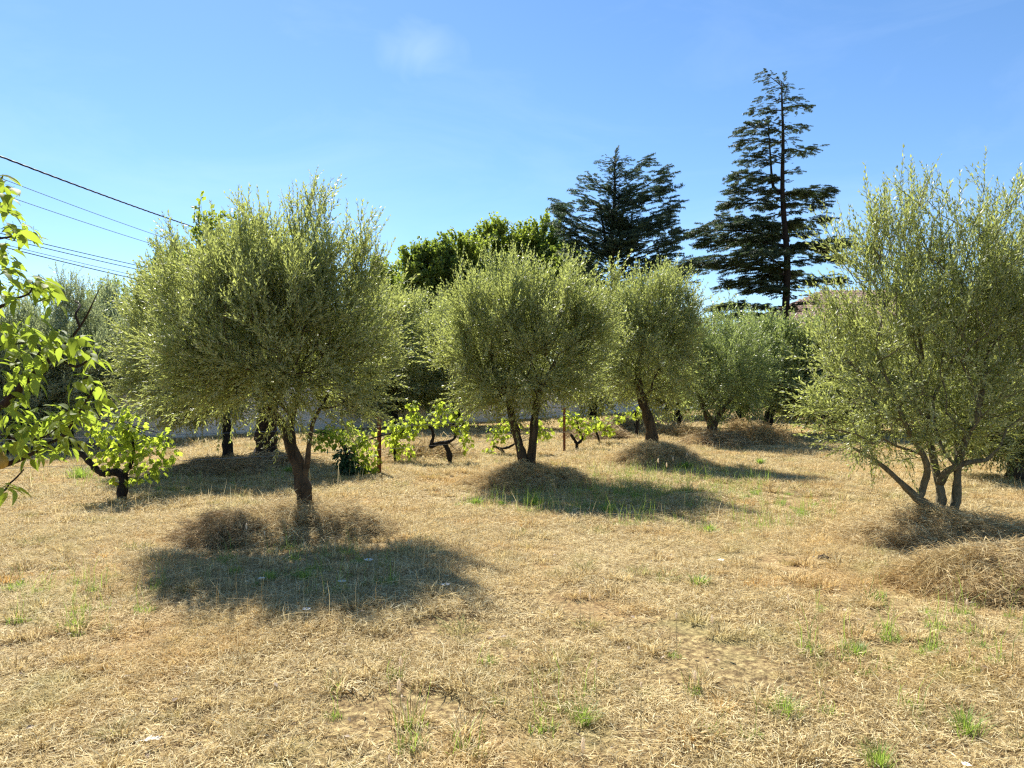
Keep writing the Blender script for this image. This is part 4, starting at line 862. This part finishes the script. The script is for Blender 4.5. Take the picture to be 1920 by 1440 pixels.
# ------------------------------------------------------------------ house with a tiled roof
hx0, hx1, hy0, hy1 = 15.4, 36.0, 50.0, 60.0; ez, rz = 5.3, 8.5
hr = empty('house', (hx0, hy0, 0)); tag(hr, 'house behind the tall cedar, only its hipped roof of pale terracotta tiles showing', 'house')
mb = MB(); mb.box(hx0 + .5, hx1 - .5, hy0 + .5, hy1 - .5, -0.1, ez); link('wall', mb.mesh('wall'), M['render'], hr)
for i, wx in enumerate((17.5, 21.0, 24.5)):
    mb = MB(); mb.box(wx, wx + 1.1, hy0 + .44, hy0 + .497, 3.0, 4.3); wo = link('window', mb.mesh('window'), plain('window_glass', (0.03, 0.04, 0.05), 0.1, 0.8), hr)
    for s in (-0.62, 1.15):
        mb = MB(); mb.box(wx + s, wx + s + .57, hy0 + .40, hy0 + .49, 3.0, 4.3); o = link('shutter', mb.mesh('shutter'), M['shutter'], hr)
hm = (hy0 + hy1) / 2; off = 8.0
A, B, Cc, D_ = (hx0, hy0, ez), (hx1, hy0, ez), (hx1, hy1, ez), (hx0, hy1, ez); R1, R2 = (hx0 + off, hm, rz), (hx1 - off, hm, rz)
mb = MB(); mb.add([A, B, Cc, D_, R1, R2], [(0, 1, 5, 4), (1, 2, 5), (2, 3, 4, 5), (3, 0, 4), (3, 2, 1, 0)]); link('roof', mb.mesh('roof'), M['render'], hr)
tl = MB(); rngt = np.random.default_rng(5)
def tiles(a, b, apex_l, apex_r, cols, rows):
    a, b, al, ar = map(np.array, (a, b, apex_l, apex_r)); nrm = np.cross(b - a, al - a).astype(float); nrm /= np.linalg.norm(nrm); upv = np.cross(nrm, (b - a) / np.linalg.norm(b - a)); slope = np.dot(al - a, upv); eh = (b - a) / np.linalg.norm(b - a); W_ = np.linalg.norm(b - a)
    l0, r0 = np.dot(al - a, eh), np.dot(ar - a, eh)
    for r_ in range(rows):
        v0 = r_ / rows * slope; xl, xr = l0 * r_ / rows, W_ + (r0 - W_) * r_ / rows; s = W_ / cols
        for c_ in range(int(xl / s), int(xr / s)):
            x = (c_ + 0.5) * s; p = a + eh * x + upv * v0; pts = []
            Lr = slope / rows * 1.12; tn = rngt.beta(2, 2); rs = 0.48 * s
            for q, (vv, lift) in enumerate(((0, 0.05), (Lr, 0.02))):
                for k in range(4):
                    an = math.pi * k / 3; pts.append(p + upv * vv + eh * math.cos(an) * rs + nrm * (math.sin(an) * rs * 0.75 + lift))
            tl.add(pts, [(k, k + 1, k + 5, k + 4) for k in range(3)] + [(0, 1, 2, 3)], tn)
tiles(A, B, R1, R2, 88, 20); tiles(D_, A, R1, R1, 42, 20)
link('roof_tiles', tl.mesh('roof_tiles'), M['tile'], hr)['kind'] = 'stuff'

# ------------------------------------------------------------------ utility poles and cables
def pole(x, y, h, label, r=0.13):
    root = empty('utility_pole', (x, y, 0)); tag(root, label, 'utility pole', 'utility poles')
    mb = MB(); mb.tube([(0, 0, -0.2), (0, 0, h * .5), (0, 0, h)], [r * 1.2, r * 1.05, r * 0.9], 10); link('shaft', mb.mesh('shaft', True), M['pole'], root, (0, 0, 0))
    for z in (h - 0.35, h - 0.8):
        mb = MB(); mb.box(-0.04, 0.3, -0.03, 0.03, z - .03, z + .03); a = link('bracket', mb.mesh('bracket'), M['cable_grey'], root, (-0.4, 0, 0))
        mb = MB(); mb.tube([(0, 0, z + .03), (0, 0, z + .08), (0, 0, z + .14)], [0.03, 0.045, 0.02], 8); ins = link('insulator', mb.mesh('insulator'), M['fluff'], a, (-0.02, 0, 0))
pp = W(1340, 592, 60); pole(pp[0], pp[1], pp[2], 'grey utility pole between the slim olive and the tiered cedar')
pq = W(480, 468, 34); pole(pq[0], pq[1], pq[2] + .2, 'utility pole behind the stout-trunked tree, carrying the cables')
def cable(p, q, r, label, m_='cable', sag=0.0, twist=False):
    t = np.linspace(0, 1, 40)[:, None]; c = p + (q - p) * t; c[:, 2] -= sag * 4 * (t * (1 - t))[:, 0]; mb = MB()
    if twist:
        for ph in (0, 2.09, 4.19):
            tt = np.linspace(0, 1, 240)[:, None]; cc = p + (q - p) * tt; cc[:, 2] -= sag * 4 * (tt * (1 - tt))[:, 0]; an = tt[:, 0] * 120 + ph
            cc[:, 2] += np.cos(an) * r * 0.6; cc[:, 0] += np.sin(an) * r * 0.6; mb.tube(cc, [r * 0.6] * 240, 4)
    else: mb.tube(c, [r] * 40, 5)
    o = link('overhead_cable', mb.mesh('overhead_cable', True), M[m_]); tag(o, label, 'cable', 'overhead cables')
end = W(480, 470, 34)
cable(W(-150, 235, 12), W(482, 462, 34), 0.018, 'thick twisted black overhead cable, highest of the cables on the left', sag=0.12, twist=True)
cable(W(-150, 275, 16), W(482, 500, 34), 0.009, 'thin grey cable just below the thick twisted one', 'cable_grey', 0.15)
cable(W(-150, 310, 16), W(482, 512, 34), 0.009, 'second thin grey cable below the thick twisted one', 'cable_grey', 0.15)
cable(W(-150, 400, 18), W(482, 543, 34), 0.012, 'upper cable of the close pair low on the left', 'cable', 0.1)
cable(W(-150, 407, 18), W(482, 549, 34), 0.012, 'lower cable of the close pair low on the left', 'cable', 0.12)
cable(W(-150, 418, 18), W(482, 562, 34), 0.009, 'thin cable under the close pair on the left', 'cable_grey', 0.12)
cable(W(-150, 422, 18), W(482, 570, 34), 0.014, 'lowest dark cable crossing to the left trees', 'cable', 0.12)
cable(W(-150, 440, 14), W(420, 680, 30), 0.006, 'faint thin wire dropping through the pear leaves', 'cable_grey', 0.08)
cable(W(1338, 601, 60), W(1180, 640, 66), 0.02, 'upper wire leaving the grey utility pole', 'cable_grey', 0.2)
cable(W(1338, 608, 60), W(1180, 672, 60), 0.02, 'lower wire leaving the grey utility pole', 'cable_grey', 0.2)

# ------------------------------------------------------------------ pear tree at the left edge
rng = np.random.default_rng(77); d = 2.25
pear = empty('pear_tree', (-2.75, 2.5, 0)); tag(pear, 'pear tree reaching into the left edge with glowing yellow-green leaves on dark branches', 'pear tree')
mb = MB(); mb.tube(smooth_path([(-2.75, 2.5, -.1), (-2.72, 2.5, 0.5), (-2.65, 2.45, 1.0), (-2.5, 2.4, 1.45), (-2.45, 2.4, 2.2)], 14), np.linspace(0.08, 0.03, 14), 10, 0.08, rng); link('trunk', mb.mesh('trunk', True), M['bark_pear'], pear)
BR = [([(-620, 900), (-250, 900), (0, 762), (40, 722), (75, 690), (108, 660), (135, 632), (158, 600), (172, 572), (186, 542)], 0.016, 0.0012),
      ([(108, 660), (125, 680), (145, 687), (168, 672), (172, 658)], 0.006, 0.0025),
      ([(62, 702), (70, 675), (76, 662), (82, 690)], 0.007, 0.004), ([(40, 722), (20, 740), (8, 745), (28, 705), (30, 690)], 0.005, 0.002), ([(150, 612), (142, 590), (150, 572), (140, 565)], 0.004, 0.002),
      ([(-600, 800), (-200, 600), (-40, 582), (0, 575), (30, 560), (55, 550), (62, 530)], 0.010, 0.002),
      ([(-600, 700), (-200, 480), (-20, 448), (0, 447), (30, 441), (32, 430)], 0.008, 0.002),
      ([(-600, 950), (-200, 900), (-30, 880), (20, 868), (60, 850), (90, 832), (120, 815), (150, 770), (175, 730)], 0.012, 0.003),
      ([(-100, 830), (-20, 812), (30, 822), (80, 820), (110, 800)], 0.007, 0.002),
      ([(-600, 980), (-200, 940), (-20, 930), (20, 905), (45, 880)], 0.008, 0.002),
      ([(-300, 700), (-60, 660), (0, 650), (60, 640)], 0.006, 0.002), ([(-400, 560), (-80, 400), (-10, 350), (5, 330)], 0.008, 0.002)]
for i, (pts, r0, r1) in enumerate(BR):
    n_ = len(pts) * 4; q = smooth_path([W(x, y, d + 0.03 * math.sin(j * 1.3 + i)) for j, (x, y) in enumerate(pts)], n_)
    mb = MB(); mb.tube(q, (r1 + (r0 - r1) * np.linspace(1, 0, n_) ** 1.35) * rng.uniform(0.92, 1.1, n_), 8, 0.08, rng); link('branch', mb.mesh('branch', True), M['bark_pear'], pear)
def pear_leaf(seed, L=1.0):
    r = np.random.default_rng(seed); mb = MB(); n_ = 7; v = []; curl = r.uniform(0.2, 0.5); fold = r.uniform(0.15, 0.35)
    for i in range(n_):
        u = i / (n_ - 1); w_ = 0.22 * math.sin(math.pi * min(1, u ** 0.8)) * (1 - 0.25 * u) + (0.004 if 0 < i < n_ - 1 else 0.002); x, z = u * L, -curl * u * u
        wv = r.uniform(-.006, .006); v += [(x, -w_, z + fold * w_ + wv), (x, 0, z), (x, w_, z + fold * w_ - wv)]
    f = [q for i in range(n_ - 1) for q in ((i * 3, i * 3 + 3, i * 3 + 4, i * 3 + 1), (i * 3 + 1, i * 3 + 4, i * 3 + 5, i * 3 + 2))]
    mb.add(v, f, r.random()); mb.tube([(-0.35, 0, 0.06), (-0.15, 0, 0.05), (0, 0, 0)], [0.012, 0.01, 0.012], 4, tint=0.6, cap=False)
    return mb.mesh('leaf', True)
pm = [pear_leaf(i) for i in range(8)]
for q in pm: q.materials.append(M['pear'])
P_, D_, S_ = [], [], []
CL = [(5, 335, 14, 12, 5), (12, 365, 20, 20, 7), (8, 390, 20, 12, 6), (28, 425, 26, 14, 8), (50, 438, 26, 12, 7), (15, 500, 25, 15, 7), (10, 470, 15, 15, 5), (60, 530, 32, 16, 12), (90, 545, 22, 16, 8), (20, 545, 30, 20, 10), (100, 570, 10, 14, 3),
      (20, 620, 30, 25, 14), (60, 610, 30, 20, 8), (55, 660, 45, 30, 22), (100, 640, 30, 22, 14), (140, 650, 28, 25, 12), (175, 665, 20, 22, 8), (35, 710, 35, 25, 16), (160, 720, 30, 16, 8), (20, 760, 30, 25, 12),
      (70, 800, 50, 28, 24), (20, 820, 30, 25, 14), (110, 780, 40, 24, 16), (160, 765, 26, 22, 10), (120, 830, 30, 18, 9), (60, 845, 35, 18, 9), (15, 915, 14, 8, 5), (-60, 600, 70, 200, 50), (190, 740, 14, 14, 4)]
for cx, cy, rx, ry, m_ in CL:
    for q in range(int(m_ * 2.1)):
        a = rng.uniform(0, 6.28); u = math.sqrt(rng.random()); P_.append(W(cx + rx * u * math.cos(a), cy + ry * u * math.sin(a), d + rng.normal(0, 0.10)))
        az = rng.uniform(0, 6.28); D_.append(np.array([math.cos(az) * 0.8 + 0.35, math.sin(az) * 0.8, rng.normal(-0.35, 0.35)])); S_.append(rng.uniform(0.036, 0.062))
order = rng.permutation(len(P_)); P_ = [P_[i] for i in order]; D_ = [D_[i] for i in order]; S_ = [S_[i] for i in order]
place_leaves(pear, pm, P_, D_, S_, rng, 300, rng.normal(0, 0.45, len(P_)))
def fruit(px, py, dd, label):
    prof = [(0, 0.0), (0.018, 0.002), (0.030, 0.014), (0.034, 0.03), (0.029, 0.047), (0.018, 0.062), (0.011, 0.073), (0.004, 0.078), (0, 0.079)]; v, f = [], []
    for r_, z in prof[1:-1]:
        for k in range(14): v.append((r_ * math.cos(k * math.tau / 14), r_ * math.sin(k * math.tau / 14), z))
    v += [(0, 0, 0.003), (0, 0, 0.077)]; m_ = len(prof) - 2
    for i in range(m_ - 1):
        for k in range(14): f.append((i * 14 + k, i * 14 + (k + 1) % 14, (i + 1) * 14 + (k + 1) % 14, (i + 1) * 14 + k))
    f += [(len(v) - 2, (k + 1) % 14, k) for k in range(14)] + [(len(v) - 1, (m_ - 1) * 14 + k, (m_ - 1) * 14 + (k + 1) % 14) for k in range(14)]
    mb = MB(); mb.add(v, f); p = W(px, py, dd); root = empty('pear', p); root.scale = (0.75,) * 3; tag(root, label, 'pear'); link('flesh', mb.mesh('flesh', True), M['fruit'], root, (0, 0, 0))
    mb = MB(); mb.tube([(0, 0, 0.076), (0.004, 0, 0.09), (0.01, 0, 0.105)], [0.002, 0.0016, 0.002], 5); link('stem', mb.mesh('stem'), M['bark_pear'], root, (0, 0, 0))
fruit(-2, 880, 2.2, 'yellow-brown pear hanging at the left edge among the lowest leaves')

# ------------------------------------------------------------------ single green tufts, flowers, litter
def tuft(px, py, w, label, big=1.0, dark=False):
    c = gb(px, py); c[2] = float(ground_z(c[0], c[1])); r = np.random.default_rng(int(px + py)); k = c[1] / F * w / 2; n_ = 130; mb = MB()
    for i in range(n_):
        a = r.uniform(0, 6.28); q = abs(r.normal(0, 0.4)) * k; az = a + r.normal(0, 0.6); el = r.uniform(0.75, 1.5); L = k * r.uniform(0.7, 1.9) * big
        p = np.array([q * math.cos(a), q * math.sin(a), -0.01]); dv = np.array([math.cos(az) * math.cos(el), math.sin(az) * math.cos(el), math.sin(el)]); s = np.array([-math.sin(az), math.cos(az), 0]) * c[1] * 0.0005
        mb.add([p - s, p + s, p + dv * L * .6 + s * .8, p + dv * L * .6 - s * .8, p + dv * L + np.array([math.cos(az), math.sin(az), -0.6]) * L * 0.18], [(0, 1, 2, 3), (3, 2, 4)], r.random())
    o = link('grass_tuft', mb.mesh('grass_tuft'), M['green_grass']); o.location = c; tag(o, label, 'grass tuft', 'green tufts in the dry field')
for a in ((1095, 1345, 60, 'fresh green grass tuft low in the middle of the field, the largest one'), (1605, 1232, 40, 'bright lime green grass tuft in the right half of the field'), (1470, 1335, 70, 'olive green tuft of thin blades right of the largest green one'),
          (1810, 1370, 80, 'wide soft green patch of grass in the lower right corner'), (1312, 1105, 38, 'small green tuft in the middle distance right of centre'), (505, 1098, 34, 'small green tuft in the shade of the large olive, beside a white flower'),
          (572, 1098, 40, 'second small green tuft in the shade of the large olive'), (892, 946, 28, 'small green tuft before the centre mound, leftmost of the row'), (940, 950, 22, 'bright green tuft in the row before the centre mound'),
          (1005, 952, 40, 'low yellow-green tuft before the middle of the centre mound'), (1140, 962, 30, 'yellow-green tuft at the right end of the row before the centre mound'), (1285, 880, 26, 'leafy dark green weed at the foot of the high mound'),
          (150, 902, 42, 'bright green leafy clump left of the crooked black vine'), (1330, 995, 30, 'faint green tuft between the centre mound and the right olive'), (1650, 1420, 70, 'grey green tuft at the bottom right of the field'), (480, 1110, 20, 'tiny pale tuft near the edge of the large shade'), (545, 890, 22, 'small bright weed left of the large olive trunk'), (1425, 868, 18, 'tiny green weed right of the high mound')):
    tuft(*a)

def flower(px, py, w, label, grp='flat white flower heads in the olive shade', hgt=0.10):
    dd = EYE * F / (py - 720); dd = dd * (EYE - hgt) / EYE; c = W(px, py, dd); k = dd / F * w / 2; r = np.random.default_rng(int(px * 3 + py)); root = empty('white_flower', (c[0], c[1], 0)); tag(root, label, 'flower', grp)
    mb = MB()
    mb.tube([(0, 0, 0), (0.01, 0, hgt * .5), (0, 0, c[2] - .004)], [0.0015] * 3, 4); link('stem', mb.mesh('stem'), M['stalk'], root, (0, 0, 0))
    mb = MB()
    for i in range(9):
        a = i * math.tau / 9 + r.normal(0, .12); L = k * r.uniform(0.8, 1.15); s = np.array([-math.sin(a), math.cos(a), 0]) * k * 0.33; dv = np.array([math.cos(a), math.sin(a), 0.12]); z = np.array([0, 0, c[2]])
        mb.add([z + dv * k * .15, z + dv * L * .6 + s, z + dv * L + s * .4, z + dv * L - s * .4, z + dv * L * .6 - s], [(0, 1, 2, 3, 4)])
    link('petals', mb.mesh('petals'), M['white_petal'], root, (0, 0, 0))
    mb = MB(); mb.tube([(0, 0, c[2] - .002), (0, 0, c[2] + k * .2)], [k * .22, k * .12], 8); link('centre', mb.mesh('centre'), M['yellow'], root, (0, 0, 0))
flower(691, 1050, 19, 'white flower highest on the right in the shade of the large olive'); flower(641, 1090, 18, 'white flower low in the middle of the large olive shade'); flower(835, 1096, 19, 'white flower at the right tip of the large olive shade')
flower(490, 1084, 13, 'white flower beside the small green tuft in the large olive shade'); flower(575, 1142, 17, 'whitish flower just below the large olive shade'); flower(1352, 1050, 14, 'white flower in open dry grass between centre and right olive', 'flat white flower heads in the open field'); flower(1812, 1433, 16, 'pale flower at the bottom edge on the right', 'flat white flower heads in the open field')
def plume(px, py, h, label, grp='fluffy white seed heads on thin stalks', stalk=0.22, lean=0.0):
    dd = EYE * F / (py - 720); top = stalk; dd = dd * (EYE - top) / EYE; c = W(px, py, dd); k = dd / F * h / 2; r = np.random.default_rng(int(px * 5 + py)); root = empty('seed_head', (c[0] - lean, c[1], 0)); tag(root, label, 'seed head', grp)
    mb = MB(); mb.tube([(0, 0, 0), (lean * .4, 0, c[2] * .6), (lean, 0, c[2])], [0.0016, 0.0013, 0.001], 4); link('stalk', mb.mesh('stalk'), M['stalk'], root, (0, 0, 0))
    mb = MB()
    for i in range(110):
        u = r.uniform(-1, 1); a = r.uniform(0, 6.28); w_ = k * 0.42 * math.sqrt(1 - u * u * .9); p = np.array([lean, 0, c[2] + u * k * .8]); v = np.array([math.cos(a), math.sin(a), 0.9]); v /= np.linalg.norm(v); s = np.cross(v, [0, 0, 1.]) * 0.0018
        mb.add([p - s, p + s, p + v * w_ * r.uniform(.8, 1.5)], [(0, 1, 2)])
    mb.tube([(lean, 0, c[2] - k * .8), (lean, 0, c[2] - k * .3), (lean, 0, c[2] + k * .4), (lean, 0, c[2] + k)], [k * .08, k * .26, k * .24, k * .05], 7); link('plume', mb.mesh('plume'), M['fluff'], root, (0, 0, 0))
for a in ((748, 1288, 32, 'tall fluffy seed head in the lower middle of the field'), (751, 1242, 22, 'small seed head directly above the tall fluffy one'), (1093, 1398, 32, 'blurry white seed head near the bottom beside the largest green tuft'), (1335, 1162, 20, 'white seed head, right of the two in the middle of the field'),
          (1268, 1155, 14, 'small white seed head, left of the two in the middle of the field'), (1478, 1122, 16, 'white seed head above the bright lime tuft'), (1088, 1110, 16, 'seed head left of a pinkish one in the mid field'), (1106, 1120, 14, 'pinkish seed head in the mid field'), (1118, 1248, 16, 'seed head halfway down the middle of the field'),
          (1303, 1268, 22, 'fluffy seed head right of the largest green tuft'), (1202, 1285, 14, 'slim seed head on a long lying stalk'), (462, 987, 14, 'white seed head on the small brown heap left of the large olive'), (496, 1000, 10, 'tiny seed head right of the white one on the brown heap'), (1813, 1130, 16, 'seed head on the loose stalks at the right edge'), (1918, 1075, 20, 'seed head cut by the right edge of the picture'), (730, 1425, 20, 'pale seed head at the bottom edge left of centre')): plume(*a)
for x, y, lb in ((1212, 850, 'leftmost of the small seed heads on the high mound'), (1227, 843, 'highest small seed head, just right of the slim olive trunk foot'), (1234, 864, 'small seed head low in the middle of those on the high mound'), (1250, 872, 'lowest of the small seed heads on the high mound'),
                 (1262, 860, 'small seed head left of the dark green weed'), (1288, 852, 'rightmost of the small seed heads, above the dark green weed')):
    plume(x, y, 10, lb, 'small seed heads at the high mound', 0.25)
plume(1080, 848, 9, 'single white seed head behind the centre mound', None, 0.25)
# white feather-like scrap, dark clods, lying stalks
c = gb(279, 1390); r = np.random.default_rng(4); mb = MB()
for i in range(26):
    a = r.normal(0, 0.5); s = r.choice([-1, 1]); p = np.array([r.uniform(-.035, .035), 0, 0.01]); q = p + np.array([0.018 * math.cos(a), s * r.uniform(.01, .028), r.uniform(0, .012)]); mb.add([p + (-.004, 0, 0), p + (.004, 0, 0), q + (.003, 0, 0), q - (.003, 0, 0)], [(0, 1, 2, 3)])
mb.tube([(-.055, 0, .008), (0, 0, .014), (.05, 0, .012)], [.0012, .0016, .0008], 5)
o = link('white_feather', mb.mesh('white_feather'), M['white_petal']); o.location = (c[0], c[1], 0.03 + float(ground_z(c[0], c[1]))); o.rotation_euler = (-0.15, 0, 0.2); tag(o, 'bright white feather lying in the dry grass at lower left', 'feather')
for px, py, s, lb in ((848, 896, 0.05, 'dark clod on the grass left of the centre mound'), (1545, 1058, 0.05, 'dark clod in front of the right olive mound'), (1550, 1000, 0.03, 'small dark clod behind the other on the right')):
    c = gb(px, py); r = np.random.default_rng(int(px)); me = bpy.data.meshes.new('earth_clod'); import bmesh
    bm = bmesh.new(); bmesh.ops.create_icosphere(bm, subdivisions=2, radius=s)
    for v in bm.verts: v.co *= r.uniform(0.75, 1.2); v.co.z *= 0.7
    bm.to_mesh(me); bm.free(); o = link('earth_clod', me, M['clod']); o.location = (c[0], c[1], s * .4 + float(ground_z(c[0], c[1]))); tag(o, lb, 'clod', 'dark clods on the grass')
mb = MB(); r = np.random.default_rng(19)
for i in range(2600):
    dd = math.sqrt(r.uniform(4, 300)); x = r.uniform(-1, 1) * (0.75 * dd + .5); z = float(ground_z(x, dd)) + r.uniform(0.015, 0.045); az = r.uniform(0, 6.28); L = r.uniform(.02, .05)
    leaf_blade(mb, np.array([x, dd, z]), np.array([math.cos(az), math.sin(az), r.normal(0, .25)]), np.array([r.normal(0, .4), r.normal(0, .4), 1.]), L, L * r.uniform(.25, .6), r.random(), .2, r.uniform(0, .3))
M['litter'] = leaf_mat('dead_leaf', (0.09, 0.055, 0.03), (0.50, 0.40, 0.28), (0.40, 0.33, 0.24), (0.30, 0.2, 0.1), 0.15, 0.7, 2.0, 0.2)
o = link('leaf_litter', mb.mesh('leaf_litter'), M['litter']); tag(o, 'dead brown and pale leaves littering the dry grass', 'leaf litter', kind='stuff')
# long loose straws lying on top of the thatch
mb = MB(); r = np.random.default_rng(9)
for i in range(800):
    dd = math.sqrt(r.uniform(4, 120)); x = r.uniform(-1, 1) * (0.75 * dd + .5); az = r.uniform(0, 6.28) if r.random() < .6 else r.normal(0.3, .4); L = r.uniform(0.15, 0.5); z = float(ground_z(x, dd)) + r.uniform(0.03, 0.07); t_ = np.linspace(0, 1, 5)[:, None]
    q = np.array([x, dd, z]) + t_ * L * np.array([math.cos(az), math.sin(az), r.normal(0.03, .12)]); q[:, 0] += .12 * L * np.sin(t_[:, 0] * 3.1) * r.normal(); q[:, 2] += .06 * L * np.sin(t_[:, 0] * 3.1)
    mb.tube(q, np.linspace(.0017, .0008, 5), 3, tint=r.beta(3, 1.2), cap=False)
o = link('loose_straw', mb.mesh('loose_straw'), M['straw']); tag(o, 'long pale straws lying loose over the near field', 'straw', kind='stuff')
